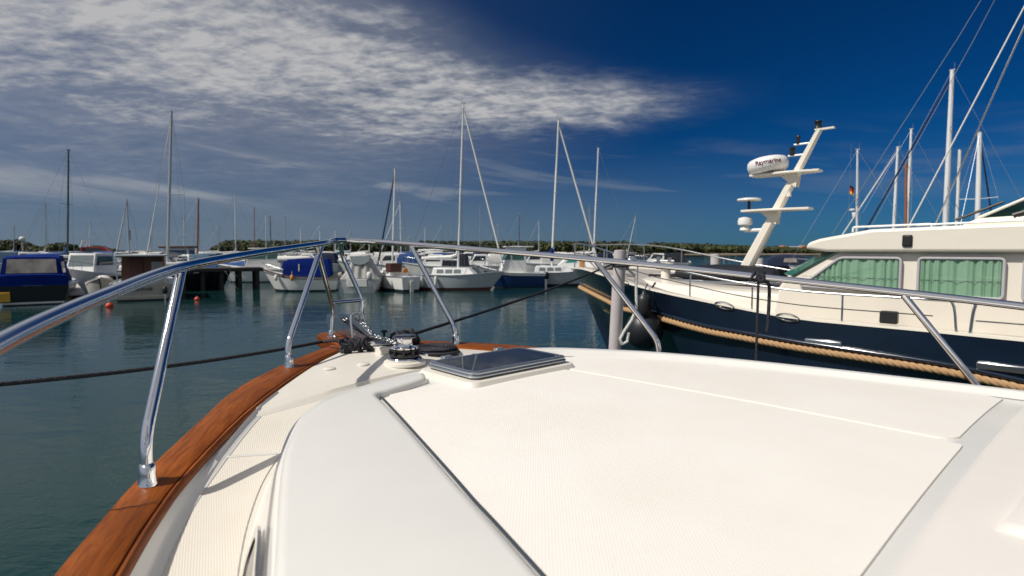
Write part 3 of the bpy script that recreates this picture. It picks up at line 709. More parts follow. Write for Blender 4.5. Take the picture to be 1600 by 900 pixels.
# guard rail ----------------------------------------------------------------
def zrail(u): return -.116 + .103 * max(u, -3.5)
RAIL_P = [(-4, -2.2), (-2.4, -2.15), (-1.6, -2.06), (-1.1, -1.94), (-.6, -1.79), (-.1, -1.56), (.45, -1.255), (.9, -.85), (1.25, -.48), (1.5, -.215), (1.66, -.085), (1.74, -.012), (1.765, .045)]
RAIL_S = [(1.765, .045), (1.775, .10), (1.735, .19), (1.66, .31), (1.4, .545), (.95, .93), (.45, 1.285), (-.1, 1.57), (-.6, 1.74), (-1.2, 1.955), (-1.7, 2.085), (-2.4, 2.16), (-4, 2.2)]
rail_path = smooth_path([L(u, v, zrail(u)) for u, v in RAIL_P + RAIL_S[1:]], 10)
guard = MB().tube(rail_path, .0205, 14).build('guard_rail', M['chrome'], yacht, 60)
def rail_at(u, side):
    P = RAIL_P if side < 0 else list(reversed(RAIL_S)); S2 = smooth_path([Vector((a, b, 0)) for a, b in P], 10)
    return interp([p.x for p in S2], [p.y for p in S2], u)
def stanchion(bu, bv, tu, side, kneeh=.14, r=.0185, tv=None):
    zb = zcap(bu); tv = rail_at(tu, side) if tv is None else tv
    foot, knee, top = L(bu, bv, zb), L(bu + .01, bv, zb + kneeh), L(tu, tv, zrail(tu) - .012)
    pts = round_corners([foot, knee, top], .10, 8)
    s_ = MB().tube(pts, r, 12).build('stanchion', M['chrome'], guard, 60)
    mb = MB(); mb.lathe([(r * 1.75, 0), (r * 1.72, .004), (r * 1.55, .010), (r * 1.5, .035), (r * 1.38, .058), (r * 1.15, .066), (r * 1.02, .067)], (foot.x, foot.y, foot.z - .002), 18, sx=1.25, sy=.95)
    mb.build('stanchion_base', M['chrome'], guard, 50)
for sd in (-1, 1):
    stanchion(.048, sd * 1.462, .45, sd)
    stanchion(1.14, sd * .585, 1.50, sd, kneeh=.12, r=.017)
    stanchion(-1.55, sd * 2.09, -1.2, sd, kneeh=.13)
    stanchion(-3.1, sd * 2.2, -2.75, sd, kneeh=.13)
# bow legs with the boarding step between them
def toL(P):
    u, v = UV(P); return Vector((u, -v, P.z))
l1 = round_corners([L(1.70, -.07, -.610), toL(PD(520, 482, 3.97)), L(1.44, -.277, zrail(1.44) - .012)], .08, 8)
l2 = round_corners([L(1.80, .20, -.605), toL(PD(567, 470, 4.22)), toL(PD(534, 398, 4.18)), L(1.765, .045, zrail(1.765) - .01)], .07, 8)
MB().tube(l1, .0165, 12).build('bow_leg', M['chrome'], guard, 60)
MB().tube(l2, .0165, 12).build('bow_leg', M['chrome'], guard, 60)
MB().tube([toL(PD(517, 473, 3.97)), toL(PD(566, 469, 4.22))], .013, 10).build('step_bar', M['chrome'], guard, 60)
for u, v in ((1.70, -.07), (1.80, .20)):
    MB().lathe([(.03, 0), (.03, .006), (.022, .012), (.022, .045), (.018, .05)], L(u, v, -.612), 16).build('bow_leg_base', M['chrome'], guard, 50)

# portlight in the coachroof side, polished frame
pA = Vector(toL(PD(405, 905, 1.36)))
def wallpt(u, t):
    vs = off(.105); inn = off(.022)
    va = interp([-a for a, b in vs if b < -.3][::-1] if False else sorted([a for a, b in vs if b < -.3]), [b for a, b in sorted([(a, b) for a, b in vs if b < -.3])], u)
    vb = interp(sorted([a for a, b in inn if b < -.3]), [b for a, b in sorted([(a, b) for a, b in inn if b < -.3])], u)
    return Vector((u, -lerp(va, vb, t), HC + lerp(zside(u) - .01, zpan(u, vb) - .03, t)))
ring0, ring1, pane_ = [], [], []
for k in range(28):
    a = 2 * math.pi * k / 28; uu = -.78 + .26 * math.copysign(abs(math.cos(a)) ** .55, math.cos(a)); tt = .52 + .30 * math.copysign(abs(math.sin(a)) ** .55, math.sin(a))
    n_ = Vector((.35, 1, .5)).normalized(); ring0.append(wallpt(uu, tt) + n_ * .001)
    ring1.append(wallpt(uu, tt) + n_ * .010)
    uu2 = -.78 + .225 * math.copysign(abs(math.cos(a)) ** .55, math.cos(a)); tt2 = .52 + .22 * math.copysign(abs(math.sin(a)) ** .55, math.sin(a)); pane_.append(wallpt(uu2, tt2) + n_ * .009)
pf = MB().rings([ring0, ring1, pane_]).build('portlight', M['chrome'], yacht, 40)
MB().rings([[p - Vector((0, .004, 0)) for p in pane_]], True, (False, True)).build('pane', M['smoked'], pf)

# windlass ------------------------------------------------------------------
wu, wv = .80, -.035; wz = HC + zfore(wu, wv) + .004
MB().lathe([(.125, -.004), (.122, .012), (.105, .020), (.02, .021)], (wu, -wv, wz), 32).build('windlass_plinth', M['cream_gelcoat'], yacht, 40)
wl = MB().lathe([(.098, .0215), (.100, .028), (.094, .036), (.080, .037), (.02, .038)], (wu, -wv, wz), 32).build('windlass', M['chrome'], yacht, 40)
MB().lathe([(.070, .0375), (.086, .042), (.088, .054), (.078, .062), (.066, .064), (.066, .070), (.080, .074), (.080, .082), (.070, .086), (.03, .087)], (wu, -wv, wz), 32).build('gypsy', M['black_plastic'], wl, 40)
for k in range(10):
    a = k * .628; MB().box((wu + .083 * math.cos(a), -wv + .083 * math.sin(a), wz + .068), (.012, .006, .010), rz=a).build('tooth', M['black_plastic'], wl)
MB().lathe([(.030, .0872), (.078, .088), (.080, .094), (.060, .098), (.049, .101), (.0465, .106), (.0455, .120), (.0465, .142), (.050, .147), (.052, .1490), (.052, .1495)], (wu, -wv, wz), 32).build('drum', M['chrome'], wl, 40)
MB().lathe([(.060, .1498), (.068, .152), (.069, .157), (.062, .163), (.045, .166), (1e-7, .1665)], (wu, -wv, wz), 32).build('drum_cap', M['dark_cap'], wl, 40)
MB().tube([(wu - .02, -wv - .088, wz + .05), (wu - .06, -wv - .10, wz + .048), (wu - .10, -wv - .085, wz + .047)], .008, 8).build('lever', M['chrome'], wl)
# white chain-pipe box beside it
bu, bv = UVpx(598, 553, zfore); MB().box(L(bu, bv, zfore(bu, bv) + .022), (.04, .035, .022), taper=.9).build('chain_pipe_cover', M['cream_gelcoat'], yacht, 30, .006)
# deck fillers
for px, py in ((515, 578), (568, 571)):
    u, v = UVpx(px, py, zfore); z = HC + zfore(u, v) + .003
    f_ = MB().lathe([(.034, 0), (.033, .007), (.028, .011), (.020, .012), (.018, .0125)], (u, -v, z), 24).build('deck_filler', M['cream_gelcoat'], yacht, 40)
    MB().lathe([(.0182, .0115), (.017, .010), (.004, .0095), (1e-7, .0095)], (u, -v, z), 20).build('filler_cap', M['dull_steel'], f_)
u, v = UVpx(742, 555, zfore); MB().lathe([(.022, 0), (.02, .006), (1e-7, .007)], (u, -v, HC + zfore(u, v) + .002), 16).build('deck_eye', M['chrome'], yacht)
# mooring cleats
def cleat(u, v, rz):
    z = HC + zfore(u, v) + .004; mb = MB()
    ca, sa = math.cos(rz), math.sin(rz)
    def pt(x, h): return Vector((u + ca * x, -v + sa * x, z + h))
    mb.tube(smooth_path([pt(-.10, .055), pt(-.05, .048), pt(0, .046), pt(.05, .048), pt(.10, .055)], 5), [.007] * 5 + [.011] * 11 + [.007] * 5, 10)
    for k in (-.035, .035): mb.tube([pt(k, 0), pt(k, .046)], .011, 10)
    mb.box((u, -v, z + .003), (.06, .022, .004), rz=rz)
    return mb.build('cleat', M['chrome'], yacht, 50), pt
cu, cv = UVpx(557, 550, zfore); cl_p, cpt = cleat(cu, cv, 1.15)
su, sv = UVpx(632, 541, zfore); cl_s, spt = cleat(su, sv, 1.9)

# bow roller with keeper hoop
br = empty('bow_roller', (0, 0, 0)); br.parent = yacht
def zpl(u): return HC + zcap(u) + .004
for vv in (.015, .105):
    mb = MB(); prof = [(1.20, zpl(1.2) + .004), (1.24, zpl(1.24) + .045), (1.40, zpl(1.4) + .060), (1.62, zpl(1.62) + .085), (1.84, zpl(1.84) + .125), (1.95, zpl(1.95) + .11), (1.97, zpl(1.97) + .05), (1.90, zpl(1.9) - .0), (1.7, zpl(1.7) + .004)]
    mb.prism(prof, -vv - .003, -vv + .003); mb.build('cheek_plate', M['dull_steel'], br, 30)
MB().box((1.55, -.06, zpl(1.55) + .007), (.36, .044, .003)).build('base_plate', M['dull_steel'], br)
MB().lathe([(.012, -.04), (.034, -.038), (.022, -.008), (.022, .008), (.034, .038), (.012, .04)], (1.88, -.06, zpl(1.88) + .06), 18, axis='Y').build('roller', M['black_plastic'], br)
hp = round_corners([L(1.50, -.012, zcap(1.5) + .03), L(1.535, -.012, zcap(1.5) + .19), L(1.535, .085, zcap(1.5) + .20), L(1.50, .092, zcap(1.5) + .04)], .045, 8)
MB().tube(hp, .008, 10).build('keeper_hoop', M['chrome'], br, 60)
MB().prism([(1.30, zpl(1.3) + .05), (1.62, zpl(1.62) + .125), (1.62, zpl(1.62) + .170), (1.30, zpl(1.3) + .085)], -.020, -.026).build('anchor_stop_plate', M['dull_steel'], br, 30, .001)
MB().lathe([(.008, 0), (.008, .07), (.022, .075), (.024, .085), (.010, .09), (1e-7, .09)], L(1.38, .16, zcap(1.38)), 14).build('lock_pin', M['black_plastic'], br, 40)

# loose gear on the foredeck -------------------------------------------------
def Wd(p): return yacht.matrix_world @ p if False else Vector((CX + p.x * FX + (-p.y) * 0.73843, CY + p.x * FY + (-p.y) * 0.67433, p.z))
# anchor chain from roller to windlass
cpath = smooth_path([Wd(L(1.80, .062, zcap(1.8) + .085)), Wd(L(1.62, .055, zcap(1.6) + .135)), Wd(L(1.46, .05, zcap(1.46) + .125)), Wd(L(1.30, .03, zcap(1.3) + .085)), Wd(L(1.08, .01, zcap(1.08) + .10)), Wd(L(.92, -.02, zfore(.92, 0) + .085)), Wd(L(.86, -.09, zfore(.86, 0) + .072))], 12)
mb = MB(); Ls = [0]
for a, b in zip(cpath, cpath[1:]): Ls.append(Ls[-1] + (b - a).length)
pit = .027; nl = int(Ls[-1] / pit)
for i in range(nl):
    d = (i + .5) * pit; P = Vector([interp(Ls, [p[k] for p in cpath], d) for k in range(3)]); Q = Vector([interp(Ls, [p[k] for p in cpath], d + .01) for k in range(3)])
    t = (Q - P).normalized(); s1 = t.cross(Vector((0, 0, 1))).normalized(); s2 = t.cross(s1)
    a_ = R(20) if i % 2 else R(110); ax = s1 * math.cos(a_) + s2 * math.sin(a_)
    lp = []
    for k in range(12):
        q = 2 * math.pi * k / 12; lp.append(P + t * math.cos(q) * .021 + ax * math.sin(q) * .0125)
    rings = []
    for k in range(12):
        tt = (lp[(k + 1) % 12] - lp[k - 1]).normalized(); n1 = t.cross(ax); n2 = tt.cross(n1)
        rings.append([lp[k] + (n1 * math.cos(2 * math.pi * j / 6) + n2 * math.sin(2 * math.pi * j / 6)) * .0048 for j in range(6)])
    mb.rings(rings + [rings[0]], True)
tag(mb.build('anchor_chain', M['chain'], None, 60), 'galvanised anchor chain from the bow roller to the windlass', 'chain')
# flat coil of black rope
ku, kv = UVpx(683, 551, zfore); kz = HC + zfore(ku, kv) + .014; ctr = Wd(Vector((ku, -kv, kz)))
pth = []
for layer, (n_t, z_, rr0, rr1) in enumerate(((7.0, 0.0, .018, .150), (6.0, .020, .135, .020))):
    for i in range(int(n_t * 26)):
        t = i / (n_t * 26); a = 2 * math.pi * n_t * t + layer * .8; r_ = lerp(rr0, rr1, t); pth.append(ctr + Vector((math.cos(a) * r_, math.sin(a) * r_, z_ + .0015 * math.sin(a * 7))))
mb = MB(); mb.rope(pth, .0098, .030, 3, 5, 7)
tag(mb.build('coiled_rope', M['black_rope'], None, 60), 'flat spiral coil of black rope on the foredeck beside the windlass', 'rope')

def sag(a, b, s, n=40): return [a.lerp(b, i / n) - Vector((0, 0, s * 4 * (i / n) * (1 - i / n))) for i in range(n + 1)]
# port mooring line, from its cleat out over the teak to the left
mb = MB(); cz = zfore(cu, cv)
fair = Wd(L(1.47, -.235, zcap(1.47) + .035))
tip = Wd(cpt(0, .03))
far_l = PD(-140, 612, 2.15)
line = [Wd(cpt(.02, .045)), Wd(L(lerp(cu, 1.47, .6), lerp(cv, -.235, .6), zcap(1.4) + .06)), fair] + sag(fair, far_l, .03, 30)[1:] + sag(far_l, Vector((-9.0, 1.0, .8)), .25, 20)[1:]
mb.rope(line, .0115, .036, 3, 5, 7)
for k in range(7):   # turns round the cleat
    ang = 1.15; off_ = lerp(-.075, .075, k / 6); c = Wd(cpt(off_, .036 + .010 * (k % 2))); d = Vector((math.cos(YR + ang), math.sin(YR + ang), 0)); nrm = Vector((-d.y, d.x, 0)); 
    lp = [c + nrm * math.cos(q) * .042 + Vector((0, 0, 1)) * math.sin(q) * .036 + d * (.02 * math.sin(q * 2 + k)) for q in [2 * math.pi * j / 16 for j in range(17)]]
    mb.rope(lp, .0125, .034, 3, 5, 6)
tag(mb.build('mooring_rope', M['black_rope'], None, 60), 'black mooring rope running left from the port bow cleat over the water', 'rope')
# starboard mooring line to the concrete piling
PILE = PD(957, 545, 8.0)
mb = MB(); szz = zfore(su, sv)
f2 = Wd(L(1.34, .34, zcap(1.34) + .045))
ptop = Vector((PILE.x + .095, PILE.y, PD(958, 412, 8.0).z))
line = [Wd(spt(0, .05)), Wd(L(lerp(su, 1.34, .5), lerp(sv, .34, .5), zcap(1.3) + .06)), f2] + sag(f2, ptop + Vector((-.10, -.02, 0)), .035, 40)[1:]
mb.rope(line, .0125, .04, 3, 5, 7)
for h in (0, .03, .06):
    mb.rope([ptop + Vector((math.cos(q) * .104, math.sin(q) * .104, h - .03)) for q in [2 * math.pi * j / 24 for j in range(25)]], .014, .04, 3, 5, 6)
for k in range(8):
    off_ = lerp(-.085, .085, k / 7); c = Wd(spt(off_, .042 + .014 * (k % 2))); d = Vector((math.cos(YR + 1.9), math.sin(YR + 1.9), 0)); nrm = Vector((-d.y, d.x, 0))
    mb.rope([c + nrm * math.cos(q) * .048 + Vector((0, 0, 1)) * math.sin(q) * .042 + d * (.02 * math.sin(q * 2 + k)) for q in [2 * math.pi * j / 16 for j in range(17)]], .0135, .034, 3, 5, 6)
tag(mb.build('mooring_rope', M['black_rope'], None, 60), 'black mooring rope from behind the windlass to the concrete piling', 'rope')
# fender line knotted on the starboard rail
kp = PD(1188, 430, 0.0001 + 3.28); best = min((Wd(p) for p in rail_path if p.y < 0), key=lambda p: abs(p.x / p.y - 388 / FPX)); kp = best
mb = MB()
tdir = Vector((.93, -.37, -.1)).normalized()
for k in range(5):
    c = kp + tdir * lerp(-.035, .035, k / 4); n1 = tdir.cross(Vector((0, 0, 1))).normalized(); n2 = Vector((0, 0, 1))
    mb.rope([c + n1 * math.cos(q) * .029 + n2 * math.sin(q) * .029 + tdir * .012 * math.sin(q + k) for q in [2 * math.pi * j / 18 for j in range(19)]], .0095, .028, 3, 5, 6)
mb.tube(smooth_path([kp + Vector((-.02, -.03, .01)), kp + Vector((.0, -.035, -.03)), kp + Vector((.02, -.03, .0)), kp + Vector((.0, -.02, .03))], 6), .012, 8)
mb.rope([kp + Vector((.0, .0, -.02)), kp + Vector((.004, .01, -.4)), kp + Vector((.005, .02, -.75)), kp + Vector((.0, .03, -1.3))], .0085, .026, 3, 5, 7)
mb.rope(smooth_path([kp + Vector((.02, -.01, -.01)), kp + Vector((.062, 0, -.045)), kp + Vector((.070, 0, -.11)), kp + Vector((.066, 0, -.30)), kp + Vector((.058, 0, -.345))], 8), .011, .028, 3, 5, 7)
tag(mb.build('fender_line', M['black_rope'], None, 60), 'black fender line knotted on the starboard guard rail, hanging straight down', 'rope')

# ------------------------------------------------------------------ the navy trawler alongside
TB = Vector((1.65, 14.7, 0)); TFX, TFY = -0.69, 0.7238
TR = math.atan2(TFY, TFX)
trawler = empty('trawler_yacht', TB, TR, 'navy hulled trawler yacht with cream wheelhouse, raked radar mast and rope rubbing strake', 'trawler yacht')
def TW(s, w, z=0): return Vector((TB.x - TFX * s - w * TFY * 1.0 * 1, TB.y - TFY * s + w * TFX, z))   # s aft of the bow, w to port, world
def TL(s, w, z): return Vector((-s, w, z))
def t_half(s): return interp([0, .25, .5, 1, 1.5, 2, 3, 4, 5, 6, 8, 11, 13], [.06, .42, .70, 1.12, 1.42, 1.62, 1.86, 1.98, 2.03, 2.05, 2.05, 2.0, 1.85], s)
def pxof(P): 
    d = P.y * CP - (P.z - HC) * SP; return 800 + FPX * P.x / d
def zof(P, py):                      # height at ground position P that shows at photo row py
    px = pxof(Vector((P.x, P.y, HC - .6))); return PD(px, py, P.y).z
SHEER_PX, SHEER_PY = [893, 906, 950, 1004, 1062, 1240, 1400, 1515, 1600, 1640], [421, 419, 433, 452, 464, 500, 514, 525, 534, 538]
def t_sheer(s):
    P = TW(min(s, 9.0), t_half(s), HC - .6); return zof(P, interp(SHEER_PX, SHEER_PY, pxof(P)))
ss = [0, .12, .25, .5, .8, 1.2, 1.6, 2, 2.5, 3, 3.5, 4, 4.5, 5, 5.5, 6, 6.5, 7, 7.5, 8, 8.5, 9, 10, 11, 12, 13]
raw = [t_sheer(s) for s in ss]
SZ = [raw[0]] + [(raw[i - 1] + 2 * raw[i] + raw[i + 1]) / 4 for i in range(1, len(raw) - 1)] + [raw[-1]]
def zsh(s): return interp(ss, SZ, s)
def wl(s):                           # point of the waterline belonging to the same frame
    return 1.12 * (1 - min(1, s / 13)) + s, max(.03, t_half(max(0, s - .55)) * (.30 + .62 * min(1, s / 5)))
def hullpt(s, f):                    # f = 1 at the sheer, 0 at the water
    s2, w2 = wl(s); w1 = t_half(s); k = f ** 1.0; fl = f ** (1.7 - min(1, s / 6))
    return Vector((-lerp(s2, s, k), lerp(w2, w1, fl), zsh(s) * f))
mb = MB()
fr_ = [-.25, 0, .12, .25, .38, .5, .62, .74, .86, 1.0]
rings = []
for s in ss:
    row = [];
    for f in fr_:
        p = hullpt(s, max(f, 0)); 
        if f < 0: p = Vector((p.x - .12, p.y * .7, -.45))
        row.append(p)
    rings.append(row)
mb.rings(rings, closed=False); mb.rings([[Vector((p.x, -p.y, p.z)) for p in r] for r in rings], closed=False)
mb.poly(rings[-1] + [Vector((p.x, -p.y, p.z)) for p in reversed(rings[-1])])
mb.build('hull', M['navy'], trawler, 40)
# bulwark cap, white
mb = MB()
for sg in (1, -1):
    rr = []
    for s in ss:
        w_ = t_half(s); z = zsh(s) + .002
        rr.append([TL(s, sg * (w_ + .01), z), TL(s, sg * (w_ + .005), z + .035), TL(s, sg * max(0, w_ - .10), z + .035), TL(s, sg * max(0, w_ - .12), z - .05)])
    mb.rings(rr, closed=False)
mb.build('bulwark_cap', M['trawler_cream'], trawler, 30)
mb = MB(); rr = []
for s in ss: rr.append([TL(s, t_half(s) * k, zsh(s) - .04 + .02 * (1 - k * k)) for k in (-.97, -.5, 0, .5, .97)])
mb.rings(rr, closed=False).build('deck', M['trawler_deck'], trawler)
# second, moulded strake line above the rope and the rope itself
ROPE_PX, ROPE_PY = [893, 900, 952, 970, 1024, 1100, 1240, 1472, 1640], [438, 444, 470, 480, 494, 516, 542, 578, 614]
rp = []
for s in [0, .15, .3, .5, .8, 1.2, 1.6, 2, 2.5, 3, 3.5, 4, 4.5, 5, 5.5, 6, 6.5, 7, 7.5, 8, 8.5, 9, 9.8]:
    f = .75
    for _ in range(12):
        p = hullpt(s, f); P = TW(-p.x, p.y, p.z); zt = PD(pxof(P), interp(ROPE_PX, ROPE_PY, pxof(P)), P.y).z
        f += (zt - p.z) / zsh(s) * .6
    p = hullpt(s, f); rp.append(p + Vector((.02, .055, 0)))
rp = smooth_path(rp, 4)
MB().rope([p for p in rp], .052, .26, 3, 8, 10).build('rubbing_rope', M['tan_rope'], trawler, 60)
MB().tube([p + Vector((0, -.02, .095)) for p in rp], .032, 8).build('strake', M['navy'], trawler, 60)
MB().rope([Vector((p.x, -p.y, p.z)) for p in rp], .062, .34, 3, 6, 6).build('rubbing_rope', M['tan_rope'], trawler, 60)
# forward trunk
def trunk_top(s): return interp([2.2, 3.6, 5, 6.4], [HC - .62, HC - .70, HC - .76, HC - .76], s)
out_ = [(2.3, .35), (2.45, .75), (2.9, 1.08), (3.6, 1.34), (4.6, 1.43), (6.2, 1.46)]
poly = [(s, w_) for s, w_ in out_] + [(s, -w_) for s, w_ in reversed(out_)]
mb = MB(); mb.rings([[TL(s - .05, w_ * 1.03, zsh(s) - .05) for s, w_ in poly], [TL(s, w_, trunk_top(s) - .04) for s, w_ in poly], [TL(s + .03, w_ * .975, trunk_top(s)) for s, w_ in poly], [TL(s + .2, w_ * .85, trunk_top(s) + .035) for s, w_ in poly]], True, (False, False))
A = [TL(s + .2, w_ * .85, trunk_top(s) + .035) for s, w_ in poly]; m_ = len(out_)
mb.rings([[A[i], A[len(A) - 1 - i]] for i in range(m_)], closed=False, mat=1)
mb.build('trunk_cabin', [M['trawler_cream'], M['trawler_deck']], trawler, 30)
# wheelhouse and windows
WH = 1.55
prof = [(-5.62, zsh(6) - .06), (-5.70, HC - .62), (-5.82, HC - .44), (-6.50, HC - .02), (-12.2, HC - .02), (-12.2, zsh(11) - .06)]
MB().prism(prof, -WH, WH).build('wheelhouse', M['trawler_cream'], trawler, 30, .05, 3)
rprof = [(-6.14, HC + .015), (-6.18, HC + .11), (-6.35, HC + .17), (-7.05, HC + .30), (-8.5, HC + .335), (-11.8, HC + .36), (-11.8, HC - .035), (-6.45, HC - .035)]
MB().prism(rprof, -WH - .13, WH + .13).build('roof', M['trawler_cream'], trawler, 30, .045, 3)
def inset_poly(pts, d):
    out = []; n = len(pts); ar = sum(pts[i - 1][0] * pts[i][1] - pts[i][0] * pts[i - 1][1] for i in range(n)); sg = 1 if ar > 0 else -1
    for i in range(n):
        a, b, c = Vector(pts[i - 1]), Vector(pts[i]), Vector(pts[(i + 1) % n]); t1 = (b - a).normalized(); t2 = (c - b).normalized()
        n1 = Vector((-t1.y, t1.x)) * sg; n2 = Vector((-t2.y, t2.x)) * sg; bis = (n1 + n2); bis = bis / max(.3, bis.dot(n1)) if bis.length > 1e-6 else n1
        q = b + bis * d; out.append((q.x, q.y))
    return out
def round_poly(pts, r, n=6):
    out = []; m = len(pts)
    for i in range(m):
        a, b, c = Vector((*pts[i - 1], 0)), Vector((*pts[i], 0)), Vector((*pts[(i + 1) % m], 0)); da, dc = (a - b), (c - b); rr = min(r, da.length * .45, dc.length * .45); p, q = b + da.normalized() * rr, b + dc.normalized() * rr
        for k in range(n + 1):
            t = k / n; v = (1 - t) ** 2 * p + 2 * t * (1 - t) * b + t * t * q; out.append((v.x, v.y))
    return out
def side_window(pts, sg, with_curtain=True):
    P = round_poly(pts, .075); I = inset_poly(P, .034); y0 = sg * WH
    V = lambda poly, dy: [Vector((x, y0 + sg * dy, z)) for x, z in poly]
    fr = MB().rings([V(P, -.02), V(P, .052), V(inset_poly(P, .008), .060), V(inset_poly(P, .027), .060), V(I, .052), V(I, -.03)]).build('window', M['grey_trim'], trawler, 40)
    MB().poly(V(I, .050)).build('pane', M['glass'], fr)
    MB().poly(V(I, .0025)).build('window_recess', M['lamp_black'], fr)
    if with_curtain:
        xs = [x for x, z in I]; x0, x1 = min(xs), max(xs); mb = MB(); rows = []; n = 150
        for i in range(n + 1):
            x = lerp(x0, x1, i / n); zs = []
            for (xa, za), (xb, zb) in zip(I, I[1:] + I[:1]):
                if (xa - x) * (xb - x) <= 0 and abs(xa - xb) > 1e-9: zs.append(lerp(za, zb, (x - xa) / (xb - xa)))
            if len(zs) < 2: continue
            lo, hi = min(zs), max(zs); ph = (x - x0) / .115 + .6 * math.sin((x - x0) * 7)
            dpt = .005 + .036 * abs(math.sin(math.pi * ph)) ** .8 + .004 * math.sin(5.1 * math.pi * ph + x * 9)
            rows.append([Vector((x, y0 + sg * dpt, lerp(lo, hi, t))) for t in (.0, .5, 1.0)])
        mb.rings(rows, closed=False).build('curtain', M['curtain'], fr, 80)
        MB().tube([Vector((x0 + .01, y0 + sg * .0465, HC - .425)), Vector((x1 - .01, y0 + sg * .0465, HC - .425))], .0032, 6).build('curtain_rod', M['grey_window'], fr)
for sg in (1, -1):
    side_window([(-6.02, HC - .60), (-6.62, HC - .105), (-7.44, HC - .105), (-7.44, HC - .655)], sg)
    side_window([(-7.62, HC - .100), (-8.58, HC - .100), (-8.58, HC - .665), (-7.62, HC - .655)], sg)
    side_window([(-8.74, HC - .100), (-9.8, HC - .100), (-9.8, HC - .675), (-8.74, HC - .665)], sg)
# quarter panes where the windscreen meets the sides
for sg in (1, -1):
    q = [Vector((-5.72, sg * 1.36, HC - .41)), Vector((-5.93, sg * 1.575, HC - .435)), Vector((-6.56, sg * 1.575, HC - .04)), Vector((-6.36, sg * 1.36, HC - .04))]
    nq = Vector((.5, sg * .6, .5)).normalized() * .02
    MB().rings([[p - nq * 3 for p in q], [p + nq for p in q]], True, (True, True)).build('windscreen', M['green_glass'], trawler, 30)
# front windscreen panes
for w0, w1 in ((-1.42, -.5), (-.45, .45), (.5, 1.42)):
    a, b = Vector((-5.86, 0, HC - .415)), Vector((-6.46, 0, HC - .045)); nrm = Vector((.42, 0, .68)).normalized() * .018
    q = [a.lerp(b, t) + Vector((0, w_, 0)) for t, w_ in ((.08, w0), (.08, w1), (.94, w1 * .985), (.94, w0 * .985))]
    MB().rings([[p - nrm for p in q], [p + nrm for p in q]], True, (True, True)).build('windscreen', M['dark_glass'], trawler, 30)
for w_ in (.9, -.9): MB().tube([Vector((-5.85, w_, HC - .38)), Vector((-6.0, w_ - .1, HC - .28)), Vector((-6.3, w_ - .35, HC - .10))], .012, 6).build('wiper', M['black_plastic'], trawler)
# roof furniture
MB().prism([(-8.0, HC + .30), (-8.25, HC + .43), (-12, HC + .62), (-12, HC + .30)], -WH + .12, WH - .12).build('flybridge_coaming', M['trawler_cream'], trawler, 30, .04)
ga, gb = Vector((-8.25, 1.40, HC + .43)), Vector((-9.9, 1.43, HC + 1.25))
mb = MB(); g = [ga, Vector((-9.9, 1.42, HC + .50)), gb]; mb.rings([[p + Vector((0, -.008, 0)) for p in g], [p + Vector((0, .008, 0)) for p in g]], True, (True, True)); mb.build('flybridge_screen', M['teal_glass'], trawler)
g2 = [Vector((-8.25, 1.40, HC + .43)), Vector((-9.9, 1.43, HC + 1.25)), Vector((-9.9, -1.43, HC + 1.25)), Vector((-8.25, -1.40, HC + .43))]
g2s = [p + Vector((.0, 0, .012)) for p in g2]; MB().rings([g2, g2s], True, (True, True)).build('flybridge_screen', M['teal_glass'], trawler)
MB().tube([ga, gb], .022, 8).build('screen_frame', M['trawler_cream'], trawler)
MB().tube([ga + Vector((-.35, .03, .02)), ga + Vector((-1.7, .03, .48))], .028, 8).build('screen_wiper', M['black_plastic'], trawler)
MB().tube([ga + Vector((.25, .0, -.02)), ga + Vector((-.25, .0, .20))], .018, 8).build('antenna_base', M['black_plastic'], trawler)
rl = round_corners([Vector((-6.75, 1.45, HC + .27)), Vector((-6.75, 1.45, HC + .345)), Vector((-7.75, 1.5, HC + .36)), Vector((-7.75, 1.5, HC + .31))], .03)
MB().tube(rl, .016, 8).build('roof_rail', M['white'], trawler)
MB().tube([Vector((-7.6, 1.62, HC + .345)), Vector((-8.9, 1.62, HC + .375))], .014, 8).build('roof_rail', M['white'], trawler)
lp = PD(1427, 380, 8.35)
def TLw(P): d = P - TB; return Vector((d.x * TFX + d.y * TFY, d.x * -TFY + d.y * TFX, P.z))
q = TLw(lp); mb = MB(); mb.box((q.x, WH + .14, HC + .125), (.062, .02, .085)); mb.build('side_lamp', M['black_plastic'], trawler, 30, .02)
# radar mast
def mastpt(t): return Vector((-lerp(4.27, 5.73, t), 0, lerp(HC - .74, HC + 2.17, t)))
mb = MB(); rr = []
for t in (0, .02, .5, .98, 1.0):
    c = mastpt(t); a = lerp(.16, .06, t); b_ = lerp(.11, .055, t); ax = Vector((-.9, 0, -.44)); rr.append([c + Vector((sx * a, sy * b_, -sx * a * .35)) for sx, sy in ((-1, -.6), (-1, .6), (-.6, 1), (.6, 1), (1, .6), (1, -.6), (.6, -1), (-.6, -1))])
mast = mb.rings(rr, True, (True, True)).build('radar_mast', M['trawler_cream'], trawler, 30)
def platform(t, fwd, aft, hw_, name='platform'):
    c = mastpt(t); MB().slab([(c.x + fwd, -hw_ * .8), (c.x + fwd, hw_ * .8), (c.x + .1, hw_), (c.x - aft, hw_ * .5), (c.x - aft, -hw_ * .5), (c.x + .1, -hw_)], c.z - .02, c.z + .025).build(name, M['trawler_cream'], mast, 30, .01)
    for sg in (1, -1): MB().prism([(c.x - .05, c.z - .02), (c.x + .3, c.z - .02), (c.x - .02, c.z - .28)], sg * .07, sg * .085).build('bracket', M['trawler_cream'], mast)
    return c
c = platform(.75, .82, .42, .24)
rad = Vector((c.x + .52, .0, c.z + .04))
radome = MB().lathe([(.20, 0), (.31, .02), (.36, .08), (.375, .15), (.365, .22), (.33, .265), (.26, .292), (.12, .305), (1e-7, .307)], rad, 36).build('radome', M['white'], mast, 50)
